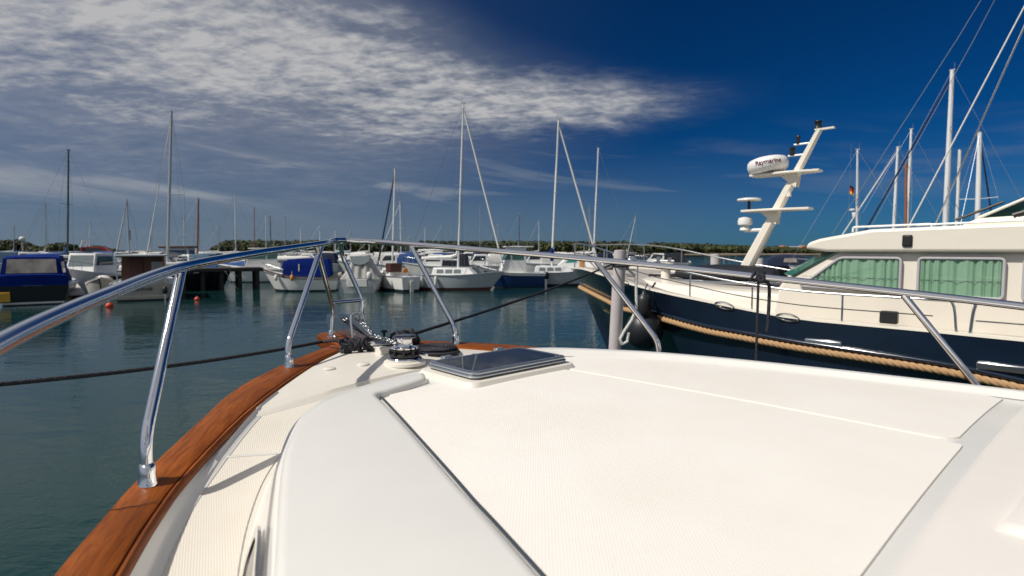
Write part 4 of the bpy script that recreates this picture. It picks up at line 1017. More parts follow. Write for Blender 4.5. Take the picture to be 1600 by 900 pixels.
def bend_txt(sz, r, c, z, ang0):
    def f(p):
        a = ang0 + p.x / r; rr = r + .004 + p.z
        return Vector((c.x + math.cos(a) * rr, c.y + math.sin(a) * rr, z + p.y))
    return f
cam_l = TLw(Vector((0, 0, HC))); ang = math.atan2(cam_l.y - rad.y, cam_l.x - rad.x)
text_mesh('lettering', 'Raymarine', .112, M['letter'], radome, Matrix(), .002, bend=bend_txt(.1, .373, rad, rad.z + .165, ang + .02))
tl_ = Matrix.Translation(rad) @ Matrix.Rotation(R(8), 4, 'Y') @ Matrix.Translation(-rad)
radome.data.transform(tl_); radome.children[0].data.transform(tl_)
c = platform(.515, .62, .62, .27)
MB().tube([Vector((c.x + .5, .1, c.z)), Vector((c.x + .5, .1, c.z + .20))], .03, 8).build('antenna_post', M['black_plastic'], mast)
MB().lathe([(.20, .20), (.23, .215), (.22, .245), (.12, .262), (1e-7, .265)], (c.x + .5, .1, c.z), 24).build('flat_dome', M['white'], mast, 50)
d0 = mastpt(.405); MB().lathe([(.10, -.02), (.135, .0), (.14, .07), (.12, .13), (.05, .15), (1e-7, .155)], (d0.x + .42, .08, d0.z + .06), 20).build('satellite_dome', M['white'], mast, 50)
MB().lathe([(.05, -.11), (.10, -.09), (.09, -.05), (.05, -.0)], (d0.x + .42, .08, d0.z + .04), 16).build('dome_foot', M['white'], mast, 50)
MB().tube([Vector((d0.x + .42, .08, d0.z - .06)), Vector((d0.x + .05, .0, d0.z - .05))], .035, 8).build('dome_arm', M['white'], mast)
for t, sz in ((.872, .055), (.94, .04)):
    c = mastpt(t); MB().tube([Vector((c.x, 0, c.z - .03)), Vector((c.x + .34, 0, c.z - .03))], .018, 8).build('lamp_arm', M['white'], mast)
    MB().lathe([(sz * .8, 0), (sz, .02), (sz * .85, .05), (sz * .85, .10), (sz, .13), (sz * .7, .15), (1e-7, .152)], (c.x + .27, 0, c.z - .02), 14).build('steaming_lamp', M['lamp_black'], mast, 50)
c = mastpt(1.0); MB().slab([(c.x + .06, -.05), (c.x + .06, .05), (c.x - .26, .04), (c.x - .26, -.04)], c.z, c.z + .03).build('mast_cap', M['trawler_cream'], mast)
MB().lathe([(.045, .03), (.065, .05), (.055, .08), (.055, .13), (.068, .16), (.06, .175), (1e-7, .178)], (c.x + .02, 0, c.z), 14).build('anchor_lamp', M['lamp_black'], mast, 50)
MB().tube([mastpt(.60) + Vector((-.1, .03, 0)), mastpt(.60) + Vector((-.1, .03, .13)), mastpt(.60) + Vector((-.1, .03, .2))], [.05, .03, .045], 10).build('horn', M['trawler_cream'], mast)
# deck rails
def zr(s): return zsh(s) + lerp(.62, .44, min(1, s / 5))
top_ = [TL(s, max(.0, t_half(s) - .06), zr(s)) for s in [.15, .3, .6, 1, 1.5, 2, 2.6, 3.2, 3.8, 4.4, 5, 5.6, 6.2, 6.8, 7.4, 7.9]]
endp = [TL(8.10, 1.99, zr(8.0) - .03), TL(8.16, 1.99, zsh(8.1) + .02)]
for sg in (1, -1):
    f = lambda p: Vector((p.x, p.y * sg, p.z))
    MB().tube(smooth_path([f(p) for p in top_ + endp], 5), .017, 8).build('deck_rail', M['dull_steel'], trawler, 60)
    MB().tube(smooth_path([f(p - Vector((0, 0, .22))) for p in top_], 4), .008, 6).build('guard_wire', M['black_rope'], trawler, 60)
    q = [TL(8.30, 1.99, zsh(8.3) + .02), TL(8.34, 1.99, zr(8.3) - .05), TL(8.46, 1.99, zr(8.4)), TL(10, 1.97, zr(10)), TL(12, 1.9, zr(12))]
    MB().tube(smooth_path([f(p) for p in q], 6), .02, 8).build('deck_rail', M['dull_steel'], trawler, 60)
    MB().tube([f(TL(8.35, 1.99, zsh(8.3) + .20)), f(TL(12, 1.9, zsh(12) + .2))], .010, 6).build('guard_wire', M['dull_steel'], trawler, 60)
    for s in (.5, 1.25, 2.1, 3.1, 4.3, 5.45, 6.8): MB().tube([f(TL(s, t_half(s) - .06, zsh(s))), f(TL(s, t_half(s) - .06, zr(s)))], .015, 8).build('rail_post', M['dull_steel'], trawler)
    for s in (2.75, 5.0, 6.05):    # oval fairleads through the bulwark
        mb = MB(); c = TL(s, t_half(s) + .012, zsh(s) + .01); tx = (TL(s + .1, t_half(s + .1), zsh(s + .1)) - TL(s - .1, t_half(s - .1), zsh(s - .1))).normalized()
        rings = []
        for k in range(20):
            a = 2 * math.pi * k / 20; d = tx * math.cos(a) * .17 + Vector((0, 0, 1)) * math.sin(a) * .055; e = d.normalized(); rings.append([f(c + d + (e * math.cos(b) + Vector((0, 1, 0)) * math.sin(b)) * .016) for b in (0, 1.57, 3.14, 4.71)])
        mb.rings(rings + [rings[0]]).build('fairlead', M['dull_steel'], trawler, 60)
    for s, fz in ((6.45, .79), (8.55, .76)):   # polished vents let into the hull side
        p = hullpt(s, fz); mb = MB(); mb.box((p.x, sg * (p.y + .02), p.z), (.26, .025, .05), rz=0); mb.build('hull_vent', M['dull_steel'], trawler, 30, .022)
MB().box((-7.35, 1.78, zsh(7.3) + .13), (.11, .06, .09)).build('bollard', M['black_plastic'], trawler, 30, .02)
bwz = zsh(1.3) - .02
wn = MB().box((-1.35, 0, bwz + .14), (.16, .22, .14), taper=.8).build('anchor_winch', M['lamp_black'], trawler, 30, .03)
MB().lathe([(.10, -.42), (.12, -.40), (.07, -.36), (.07, -.26), (.12, -.22)], (-1.35, 0, bwz + .17), 14, axis='Y').build('winch_drum', M['dull_steel'], wn, 40)
for sg in (1, -1):
    bt = MB(); bt.tube([TL(1.9, sg * .85, bwz), TL(1.9, sg * .85, bwz + .30)], .05, 10); bt.tube([TL(2.15, sg * .95, bwz), TL(2.15, sg * .95, bwz + .28)], .05, 10); bt.tube([TL(1.8, sg * .82, bwz + .2), TL(2.25, sg * .98, bwz + .2)], .03, 8); bt.build('bitts', M['dull_steel'], trawler, 40)
MB().box((-2.62, 0, trunk_top(2.6) + .06), (.26, .30, .04)).build('fore_hatch', M['smoked'], trawler, 30, .02)
MB().lathe([(.12, 0), (.10, .05), (.10, .20), (.17, .26), (.17, .34), (1e-7, .38)], TL(3.0, .62, trunk_top(3) + .03), 16).build('cowl_vent', M['trawler_cream'], trawler, 40)
MB().box((-1.0, .35, bwz + .12), (.30, .16, .10)).build('chain_locker_lid', M['white'], trawler, 30, .03)
# bow name in gilt letters
pA, pB = hullpt(.75, .60), hullpt(1.75, .53); mid = (pA + pB) / 2; tx = (pB - pA).normalized()
nn = Vector((0, 1, 0)) - tx * tx.y; nn = (nn + Vector((.35, 0, -.45))).normalized(); nn = (nn - tx * nn.dot(tx)).normalized(); ty = nn.cross(tx)
if ty.z < 0: ty = -ty
mtx = Matrix((( tx.x, ty.x, nn.x, mid.x + nn.x * .05), (tx.y, ty.y, nn.y, mid.y + nn.y * .05), (tx.z, ty.z, nn.z, mid.z + nn.z * .05), (0, 0, 0, 1)))
text_mesh('boat_name', 'Leonora', .20, M['gold'], trawler, mtx, .004)
# tender under a dark cover on the trunk roof; its own thing
tc_ = TW(4.15, .25, trunk_top(4) + .04)
td = empty('covered_tender', tc_, TR + R(8), 'upturned dinghy under a dark navy cover on the trawler foredeck', 'dinghy')
mb = MB(); rr = []
for t in (0, .06, .2, .4, .6, .8, .95, 1):
    x = lerp(.95, -.95, t); k = math.sin(math.pi * min(.999, .08 + .84 * t)) ** .4; rr.append([Vector((x, .55 * k * math.cos(a), .17 + .21 * k * max(-.6, math.sin(a)))) for a in [2 * math.pi * j / 16 for j in range(16)]])
mb.rings(rr, True, (True, True)).build('cover', M['black_cover'], td, 60)
MB().box((0, 0, .035), (.85, .46, .035)).build('cradle', M['dull_steel'], td, 30, .01)
# round black fender at the trawler's bow
fs = 3.0; fp = hullpt(fs, .62); fw = TW(-fp.x, fp.y + .34, fp.z - .12)
fe = empty('ball_fender', fw, TR, 'big black ball fender hanging from the trawler bow by a rope', 'fender')
MB().lathe([(1e-7, -.40), (.15, -.37), (.29, -.26), (.36, -.08), (.36, .06), (.30, .22), (.18, .33), (.09, .38), (.07, .48), (.075, .52), (1e-7, .53)], (0, 0, 0), 28).build('ball', M['rubber'], fe, 60)
MB().rope([Vector((0, 0, .5)), Vector((0, -.18, .75)), Vector((0, -.36, zsh(fs) + .05 - fw.z))], .022, .06, 3, 5, 6).build('lanyard', M['black_rope'], fe, 60)
fe2 = empty('drum_fender', TW(3.42, t_half(3.42) + .16, zsh(3.4) - .30), TR, 'small black fender against the navy hull beside the ball fender', 'fender')
MB().lathe([(1e-7, -.24), (.10, -.22), (.135, -.12), (.135, .12), (.10, .2), (.04, .24), (.03, .30), (1e-7, .31)], (0, 0, 0), 20).build('body', M['rubber'], fe2, 60)
MB().rope([Vector((0, 0, .28)), Vector((0, -.12, .42))], .012, .04, 3, 5, 6).build('lanyard', M['black_rope'], fe2, 60)

# ------------------------------------------------------------------ pilings
def piling(px, py, Y, r, label, rope_loop=False):
    P = PD(px, py, Y); e = empty('piling', (P.x, Y, 0), 0, label, 'piling', 'concrete mooring pilings')
    MB().lathe([(r * 1.02, -1.5), (r, .3), (r * .98, P.z - .03), (r * .93, P.z), (1e-7, P.z + .01)], (0, 0, 0), 28).build('post', M['concrete'], e, 40)
    MB().lathe([(r * 1.03, -.3), (r * 1.025, .22), (r, .30)], (0, 0, 0), 24).build('weed_band', M['antifoul'], e)
    return e
piling(957, 391, 8.0, .088, 'grey concrete piling standing in front of the trawler bow').rotation_euler = (0, R(2.4), 0)
piling(1118, 397, 17.5, .145, 'pale piling behind the covered dinghy on the trawler')
piling(1187, 404, 20.0, .135, 'short pale piling right of the radar mast foot')
b0 = PD(992, 432, 8.05)
mb = MB(); mb.rope([Vector((b0.x - .1, 8.0, b0.z + .1)), Vector((b0.x, 7.98, b0.z)), Vector((b0.x + .01, 7.96, b0.z - .45)), PD(987, 500, 7.95), PD(975, 518, 7.93), PD(969, 530, 7.92), PD(972, 538, 7.92), PD(980, 534, 7.93), PD(982, 520, 7.94)], .022, .07, 3, 5, 6)
tag(mb.build('hanging_rope', M['sail'], None, 60), 'pale rope hanging in a loop beside the concrete piling', 'rope')

# ------------------------------------------------------------------ boats across the water
def hull_mesh(mb, Ln, B, fb, fm, fs, tw=.8, rake=.5, stripes=None, nst=14, pw=2.3, full=.78):
    """hull about the middle, bow to +x; stripes: list of (height fraction, material index) from the water up"""
    levels = [(-.25, 1), (0.0, 1), (.10, 0), (.35, 0), (.62, 0), (.86, 0), (1.0, 0)]
    if stripes: levels = stripes
    sheer = []; rings = []
    for i in range(nst + 1):
        t = i / nst
        wd = B / 2 * (lerp(tw, 1, math.sin(min(1, t / .45) * math.pi / 2)) if t < .45 else (1 - ((t - .45) / .55) ** pw))
        z = (lerp(fs, fm, t / .5) if t < .5 else lerp(fm, fb, ((t - .5) / .5) ** 1.6))
        row = []
        for f, _m in levels:
            ff = max(0, f); x = -Ln / 2 + Ln * t - rake * (1 - ff) * t ** 3 + (.12 * (1 - ff) if t < .01 else 0)
            w_ = wd * lerp(full, 1, ff ** .7) if f >= 0 else wd * full * .75
            if t > .995: w_ = .03
            row.append(Vector((x, w_, z * f if f >= 0 else -.25)))
        sheer.append((row[-1].x, max(.02, row[-1].y), row[-1].z))
        rings.append([Vector((p.x, -p.y, p.z)) for p in row] + list(reversed(row)))
    n = len(levels); cols = [levels[k + 1][1] for k in range(n - 1)]
    mats_ = cols + [0] + list(reversed(cols))
    b = len(mb.v)
    for r in rings: mb.v += [tuple(p) for p in r]
    m = 2 * n
    for i in range(len(rings) - 1):
        for k in range(m - 1):
            if k == n - 1: continue
            mb.face((b + i * m + k, b + i * m + k + 1, b + (i + 1) * m + k + 1, b + (i + 1) * m + k), mats_[k])
    for k in range(n - 1):   # transom
        mb.face((b + k, b + m - 1 - k, b + m - 2 - k, b + k + 1), cols[k])
    return sheer
def deck_mesh(sheer, dz=-.03, x0=None, x1=None):
    mb = MB(); rows = []
    for x, w_, z in sheer: rows.append([(x, -w_ * .97, z + dz), (x, 0, z + dz + .04), (x, w_ * .97, z + dz)])
    return mb.rings(rows, closed=False)
def rubrail(sheer, r, dz=-.02):
    mb = MB(); pts = [Vector((x, w_ + .01, z + dz)) for x, w_, z in sheer]; pts += [Vector((p.x, -p.y, p.z)) for p in reversed(pts[:-1])]
    return mb.tube(pts, r, 6)
def cabin_box(x0, x1, w0, w1, z0, z1, rf, rb, tin=.06):
    """x0 aft .. x1 forward, rf/rb how far the ends lean in at the top"""
    mb = MB(); lo = [(x0, -w0), (x1, -w1), (x1, w1), (x0, w0)]; hi = [(x0 + rb, -w0 + tin), (x1 - rf, -w1 + tin), (x1 - rf, w1 - tin), (x0 + rb, w0 - tin)]
    return mb.rings([[(x, y, z0) for x, y in lo], [(x, y, z1) for x, y in hi]], True, (True, True))
def quadwin(parent, pts, m, name='window', push=.012, frame=None):
    P = [Vector(p) for p in pts]; n = (P[1] - P[0]).cross(P[2] - P[0]).normalized(); c = sum(P, Vector()) / len(P)
    if n.dot(c - Vector((c.x * .6, 0, c.z - .05))) < 0: n = -n
    w = MB().rings([[p - n * .02 for p in P], [p + n * push for p in P]], True, (True, True)).build(name, m, parent, 30)
    if frame:
        e = P + [P[0]]
        MB().tube([p + n * push for p in e], .022, 4).build('frame', frame, w)
    return w
def on_side(x0, x1, w0, w1, z0, z1, tin, sg, xa, xb, za, zb, sh=0.0, shb=0.0):
    """rectangle on the side of a cabin_box, in its own metres"""
    def pt(x, z):
        wv_ = lerp(w0, w1, (x - x0) / (x1 - x0)); return (x, sg * (wv_ - tin * (z - z0) / (z1 - z0)), z)
    return [pt(xa, za), pt(xb, za), pt(xb - sh, zb), pt(xa + shb, zb)]
def outboard(parent, x, y, z, m, s=1.0):
    o = MB(); rr = []
    for t, a, b_, in ((0, .10, .13), (.05, .15, .20), (.25, .17, .24), (.42, .16, .21), (.50, .11, .14)):
        rr.append([Vector((x - .12 * s + math.cos(q) * b_ * s, y + math.sin(q) * a * s, z + t * s)) for q in [2 * math.pi * k / 12 for k in range(12)]])
    o.rings(rr, True, (True, True)); ob = o.build('outboard', m, parent, 60)
    MB().box((x - .10 * s, y, z - .33 * s), (.09 * s, .06 * s, .35 * s)).build('leg', M['dull_steel'], ob, 30, .02)
    return ob
def pulpit(parent, sheer, h, frac=.3, m='dull_steel'):
    P = [s_ for s_ in sheer if s_[0] > sheer[-1][0] - (sheer[-1][0] - sheer[0][0]) * frac]
    top = [Vector((x, max(.04, w_ - .06), z + h)) for x, w_, z in P]; top[-1].y = .05
    path = top + [Vector((p.x, -p.y, p.z)) for p in reversed(top)]
    r_ = MB().tube(path, .018, 6).build('pulpit', M[m], parent, 60)
    for k in (0, len(P) // 2, len(P) - 2):
        for sg in (1, -1): MB().tube([(P[k][0], sg * (P[k][1] - .06), P[k][2]), (P[k][0], sg * (P[k][1] - .06), P[k][2] + h)], .014, 5).build('post', M[m], r_)
def W_(px, wy): return PZ(px, wy, 0)
def boat(name, px, wy, yaw, label, cat='motorboat', group=None):
    P = W_(px, wy); return empty(name, (P.x, P.y, 0), R(yaw), label, cat, group)
STD = lambda a, b: [M[a], M[b]]
def canopy(parent, x0, x1, w_, z0, z1, m, front=.5, back=.25, name='canopy', tin=.15, win=True, winmat='vinyl'):
    mb = MB(); prof = [(x0, z0), (x0 + back * .35, lerp(z0, z1, .75)), (x0 + back, z1), (lerp(x0, x1, .5), z1 + .05), (x1 - front, z1 - .02), (x1 - front * .3, lerp(z0, z1, .55)), (x1, z0)]
    rings = []
    for k, yy in ((1, -1), (.97, -.92), (.97, .92), (1, 1)):
        rings.append([(x, yy * (w_ - tin * (z - z0) / (z1 - z0) * 1), z if abs(yy) < .99 else z0 + (z - z0) * .93) for x, z in prof])
    mb.rings(rings, True, (True, True)); o = mb.build(name, m, parent, 40)
    if win:
        a = lambda y, z: (x0 + back * .35 * (z - z0) / (.75 * (z1 - z0)) - .004, y, z); zl, zh = lerp(z0, z1, .30), lerp(z0, z1, .74)
        quadwin(o, [a(-w_ * .66, zl), a(w_ * .66, zl), a(w_ * .62, zh), a(-w_ * .62, zh)], M[winmat])
    return o

# --- blue canvas boat, far left
e = boat('canvas_topped_boat', -18, 478, 124, 'dark hulled boat under a bright blue canvas tent with clear windows')
e.location.y += 3
mb = MB(); sh = hull_mesh(mb, 6.6, 3.0, 1.25, .95, .92, .92, .6, [(-.25, 1), (0, 1), (.07, 1), (.16, 2), (.24, 0), (.6, 0), (.86, 0), (1, 0)])
hb = mb.build('hull', [M['black_hull'], M['antifoul'], M['white']], e)
deck_mesh(sh).build('deck', M['white'], e); rubrail(sh, .05).build('rub_rail', M['pale_grey'], e)
mb = MB(); rr = []
for x, wv_, zz_ in ((-3.28, 1.36, .92), (-3.20, 1.34, 1.40), (-3.05, 1.20, 1.46), (-2.85, 1.08, 2.22), (-2.4, 1.04, 2.32), (-.4, 1.04, 2.32), (.1, 1.05, 2.1), (.9, 1.2, 1.35), (1.2, 1.2, 1.0)):
    rr.append([(x, -wv_, .90), (x, -wv_ * 1.0, lerp(.90, zz_, .5)), (x, -wv_ * .95, zz_ - .03), (x, -wv_ * .6, zz_ + .02), (x, wv_ * .6, zz_ + .02), (x, wv_ * .95, zz_ - .03), (x, wv_, lerp(.90, zz_, .5)), (x, wv_, .90)])
cv_ = MB().rings(rr, False, (True, True)).build('canopy', M['blue_cloth'], e, 40)
def cpx(z): return lerp(-3.05, -2.85, (z - 1.46) / .76) - .03
quadwin(cv_, [(cpx(1.44), -.93, 1.50), (cpx(1.44), .93, 1.50), (cpx(2.15), .88, 2.15), (cpx(2.15), -.88, 2.15)], M['vinyl'])
for sg in (1, -1): quadwin(cv_, [(-2.3, sg * 1.06, 1.45), (-.6, sg * 1.06, 1.45), (-.7, sg * 1.02, 2.0), (-2.3, sg * 1.02, 2.0)], M['vinyl'])
MB().box((-3.36, 1.02, .42), (.05, .24, .22)).build('stern_panel', M['yellow'], e, 30, .02)
pulpit(e, sh, .5)
# --- tan double-cockpit boat with brown wooden cabin
e = boat('wooden_cabin_boat', 170, 471, 119, 'cream sterned boat with dark brown wooden cabin and script name on the transom')
e.location.y += 3
mb = MB(); sh = hull_mesh(mb, 6.4, 2.9, 1.25, .88, .86, .92, .6, [(-.25, 1), (0, 1), (.10, 1), (.16, 0), (.28, 0), (.31, 2), (.38, 0), (.86, 0), (1, 0)])
mb.build('hull', [M['tan_hull'], M['antifoul'], M['white']], e); deck_mesh(sh).build('deck', M['pale_grey'], e); rubrail(sh, .045).build('rub_rail', M['pale_grey'], e)
cb = cabin_box(-1.4, 1.3, 1.02, .95, .85, 2.25, .35, .02).build('cabin', M['brown_wood'], e, 30)
quadwin(cb, [(-1.41, -.95, 1.2), (-1.41, -.35, 1.2), (-1.40, -.35, 1.95), (-1.40, -.95, 1.95)], M['grey_cloth'])
MB().box((-1.44, .35, 1.5), (.03, .32, .62)).build('door', M['maroon'], cb, 30, .01)
for sg in (1, -1): quadwin(cb, on_side(-1.4, 1.3, 1.02, .95, .85, 2.25, .06, sg, -1.0, .7, 1.5, 2.05), M['dark_glass'], frame=M['orange_wood'])
MB().slab([(-2.9, -1.12), (1.2, -1.05), (1.2, 1.05), (-2.9, 1.12)], 2.26, 2.34).build('roof', M['pale_grey'], e, 30, .03)
for sg in (1, -1): MB().tube([(-2.8, sg * 1.05, .9), (-2.8, sg * 1.05, 2.27)], .03, 6).build('roof_post', M['dull_steel'], e)
MB().box((-2.0, -.75, 1.12), (.35, .3, .28)).build('cockpit_locker', M['tan_hull'], e, 30, .02)
MB().tube([(-2.2, -.98, 2.3), (-2.45, -1.0, 1.3)], .09, 6).build('furled_awning', M['orange_wood'], e)
text_mesh('boat_name', 'Marinela', .26, M['ink'], e, Matrix.Translation((-3.235, 0, .62)) @ Matrix(((0, 0, -1, 0), (-1, 0, 0, 0), (0, 1, 0, 0), (0, 0, 0, 1))), .003, .35)
outboard(e, -3.25, -1.0, .35, M['black_plastic'], .7)
# --- white cuddy cabin behind, bow towards us
e = boat('cuddy_boat', 140, 450, -75, 'white cuddy cabin boat with broad front window, bow towards the camera', 'motorboat')
mb = MB(); sh = hull_mesh(mb, 6.6, 2.5, 1.45, 1.0, .9, .85, .8)
mb.build('hull', STD('white', 'antifoul'), e); deck_mesh(sh).build('deck', M['white'], e)
cb = cabin_box(-1.8, 1.4, 1.0, .82, .95, 2.35, .65, .1).build('cabin', M['white'], e, 30, .04)
quadwin(cb, [(1.4 - .65 * .40 + .01, -.70, 1.5), (1.4 - .65 * .40 + .01, .70, 1.5), (1.4 - .65 * .92, .66, 2.22), (1.4 - .65 * .92, -.66, 2.22)], M['grey_window'])
for sg in (1, -1): quadwin(cb, on_side(-1.8, 1.4, 1.0, .82, .95, 2.35, .06, sg, -1.4, .9, 1.55, 2.15, .3), M['dark_glass'])
pulpit(e, sh, .5)
# --- white launch bow below it
e = boat('open_launch', 166, 461, -62, 'small open white launch with high bow, nosed up to the wooden cabin boat')
mb = MB(); sh = hull_mesh(mb, 4.2, 1.9, 1.15, .7, .6, .8, .7); mb.build('hull', STD('white', 'antifoul'), e); deck_mesh(sh, -.10).build('deck', M['sail'], e)
for x in (-1.2, -.2): MB().box((x, 0, .62), (.16, .75, .03)).build('seat', M['orange_wood'], e)
MB().lathe([(1e-7, -.05), (.5, 0), (.42, .28), (.2, .42), (1e-7, .45)], (.75, 0, .72), 16).build('bow_cover', M['sail'], e, 60)
# --- grey boat with a dark window behind the tent
e = boat('grey_cabin_boat', 112, 441, 205, 'low grey motor cruiser with one dark side window behind the blue tent')
mb = MB(); sh = hull_mesh(mb, 7.2, 2.7, 1.3, 1.0, .95, .9, .9); mb.build('hull', STD('pale_grey', 'antifoul'), e); deck_mesh(sh).build('deck', M['white'], e)
cb = cabin_box(-2.2, 1.7, 1.12, .9, 1.0, 2.15, .9, .3).build('cabin', M['dirty_white'], e, 30, .04)
for sg in (1, -1): quadwin(cb, on_side(-2.2, 1.7, 1.12, .9, 1.0, 2.15, .06, sg, -1.7, .6, 1.3, 1.95, .4, .1), M['dark_glass'])
pulpit(e, sh, .5); outboard(e, -3.7, 0, .6, M['white'])
# --- red and white boat
e = boat('red_bowed_boat', 160, 417, 20, 'red and white fast motorboat among the boats at the far left')
mb = MB(); sh = hull_mesh(mb, 8.5, 3.0, 2.0, 1.6, 1.4, .9, 1.0); mb.build('hull', STD('white', 'antifoul'), e); deck_mesh(sh).build('deck', M['red'], e)
cb = cabin_box(-2.6, 2.0, 1.3, .9, 1.6, 3.0, 1.6, .4).build('cabin', M['red'], e, 30, .05)
for sg in (1, -1): quadwin(cb, on_side(-2.6, 2.0, 1.3, .9, 1.6, 3.0, .06, sg, -2.0, .6, 2.1, 2.8, .6), M['dark_glass'])
MB().tube([(-2.3, -1.2, 2.9), (-2.0, -1.1, 3.9), (-2.0, 1.1, 3.9), (-2.3, 1.2, 2.9)], .08, 6).build('radar_arch', M['white'], e)
# --- blue-grey canvas topped row behind
def cruiser(px, wy, yaw, label, Ln=7.5, top='teal_cloth', hullm='white', h=2.3, group=None, cab=True, glass='dark_glass', name='cabin_cruiser', canv=True):
    e = boat(name, px, wy, yaw, label, 'motorboat', group); B = Ln * .36
    mb = MB(); sh = hull_mesh(mb, Ln, B, 1.45, 1.1, 1.0, .88, .9); mb.build('hull', STD(hullm, 'antifoul'), e); deck_mesh(sh).build('deck', M['white'], e); rubrail(sh, .035).build('rub_rail', M['pale_grey'], e)
    if cab:
        x0, x1 = -Ln * .08, Ln * .24
        cb = cabin_box(x0, x1, B * .40, B * .33, 1.05, h, Ln * .12, .05).build('cabin', M['white'], e, 30, .04)
        for sg in (1, -1): quadwin(cb, on_side(x0, x1, B * .40, B * .33, 1.05, h, .06, sg, x0 + .25, x1 - Ln * .07, lerp(1.05, h, .45), lerp(1.05, h, .86), .3), M[glass])
        xa = x1 - Ln * .12 * .42 + .005; xb = x1 - Ln * .12 * .9 + .005; quadwin(cb, [(xa, -B * .27, lerp(1.05, h, .42)), (xa, B * .27, lerp(1.05, h, .42)), (xb, B * .26, lerp(1.05, h, .9)), (xb, -B * .26, lerp(1.05, h, .9))], M[glass])
    if canv: canopy(e, -Ln * .46, -Ln * .06, B * .44, 1.02, h + .05, M[top], .3, .3, win=False)
    pulpit(e, sh, .55); outboard(e, -Ln / 2 - .08, 0, .75, M['black_plastic'] if Ln > 6.5 else M['white'])
    return e
cruiser(52, 425, 12, 'long motor cruiser under a dull teal canvas, behind the blue tent boat', 9.5, 'teal_cloth', 'dirty_white')
cruiser(88, 431, 190, 'white motor cruiser with a teal canvas, in front of the darkest mast', 7.0, 'teal_cloth', 'white')
cruiser(116, 415, 8, 'small far motorboat with a navy top below the left pine wood', 8, 'navy_cloth', 'white')
cruiser(20, 418, 170, 'far white motorboat at the left edge of the picture, navy top', 8, 'navy_cloth', 'dirty_white')
cruiser(192, 423, 15, 'white motorboat with mid blue canvas behind the brown wooden cabin', 7, 'mid_blue_cloth')
cruiser(212, 412, 165, 'far pale motorboat showing over the roof of the wooden cabin boat', 8.5, 'grey_cloth')
cruiser(246, 428, 200, 'white motorboat with navy canvas left of the tall grey mast', 6.8, 'navy_cloth', 'white')
# dark hulled boat right of the wooden cabin boat
e = boat('dark_workboat', 268, 452, 14, 'low black hulled workboat between the wooden cabin boat and the jetty')
mb = MB(); sh = hull_mesh(mb, 7.4, 2.6, 1.35, .95, .95, .85, .6); mb.build('hull', STD('black_hull', 'antifoul'), e); deck_mesh(sh).build('deck', M['pier_dark'], e)
cb = cabin_box(-.6, 1.6, .9, .8, .95, 1.75, .5, .1).build('cabin', M['dirty_white'], e, 30, .03)
for sg in (1, -1): quadwin(cb, on_side(-.6, 1.6, .9, .8, .95, 1.75, .06, sg, -.3, 1.0, 1.25, 1.6, .2), M['dark_glass'])
# brown wheelhouse boat
e = boat('brown_wheelhouse_boat', 288, 428, 10, 'fishing boat with a square brown topped wheelhouse behind the rail')
mb = MB(); sh = hull_mesh(mb, 8.0, 2.9, 1.7, 1.1, 1.1, .7, .6); mb.build('hull', STD('white', 'boot_red'), e); deck_mesh(sh).build('deck', M['orange_wood'], e); rubrail(sh, .05).build('rub_rail', M['brown_wood'], e)
cb = cabin_box(-1.6, .9, 1.0, .95, 1.1, 2.75, .1, .05).build('wheelhouse', M['white'], e, 30)
for sg in (1, -1): quadwin(cb, on_side(-1.6, .9, 1.0, .95, 1.1, 2.75, .06, sg, -1.35, .65, 1.8, 2.55), M['teal_cloth'])
quadwin(cb, [(.91, -.8, 1.85), (.91, .8, 1.85), (.83, .78, 2.55), (.83, -.78, 2.55)], M['dark_glass'])
MB().slab([(-2.0, -1.15), (1.15, -1.1), (1.15, 1.1), (-2.0, 1.15)], 2.76, 2.98).build('roof', M['brown_wood'], e, 30, .03)

# --- jetty with piles
j0, j1 = PZ(214, 421, 1.42), PZ(412, 418, 1.42); dj = (j1 - j0).normalized(); nj = Vector((-dj.y, dj.x, 0))
jt = empty('jetty', (0, 0, 0), 0, 'dark timber jetty on piles in front of the moored white motorboats', 'jetty')
MB().slab([(p.x, p.y) for p in (j0, j1, j1 + nj * 2.0, j0 + nj * 2.0)], 1.18, 1.42).build('deck', M['pier_dark'], jt, 30, .03)
for k in range(7):
    for s_ in (.25, 1.75):
        p = j0.lerp(j1, (k + .25) / 6.6) + nj * s_; MB().tube([(p.x, p.y, -1), (p.x, p.y, 1.2)], .14, 8).build('pile', M['pier_dark'], jt)
for k, (a, b) in enumerate((((352, 424), (372, 452)), ((360, 424), (386, 440)))):
    A, B = PZ(*a, 1.35), PZ(*b, .1); tag(MB().tube([A, A.lerp(B, .5) - Vector((0, 0, .06)), B], .022, 5).build('mooring_rope', M['sail']), ['pale mooring rope hanging steeply from the jetty edge', 'pale mooring rope running out flat from the jetty edge'][k], 'rope')
# walkway sloping past the blue tent boat
wk = empty('pontoon', (0, 0, 0), 0, 'narrow grey floating pontoon between the blue tent boat and the launch', 'pontoon')
a, b = W_(112, 472), W_(96, 437); d_ = (b - a).normalized(); n_ = Vector((-d_.y, d_.x, 0)); MB().slab([(p.x, p.y) for p in (a - n_ * .55, a + n_ * .55, b + n_ * .55, b - n_ * .55)], .32, .48).build('deck', M['concrete'], wk, 30, .02)
for t in (.1, .4, .7): p = a.lerp(b, t); MB().box((p.x, p.y, .12), (.5, .5, .19)).build('float', M['pier_dark'], wk, 30, .04)

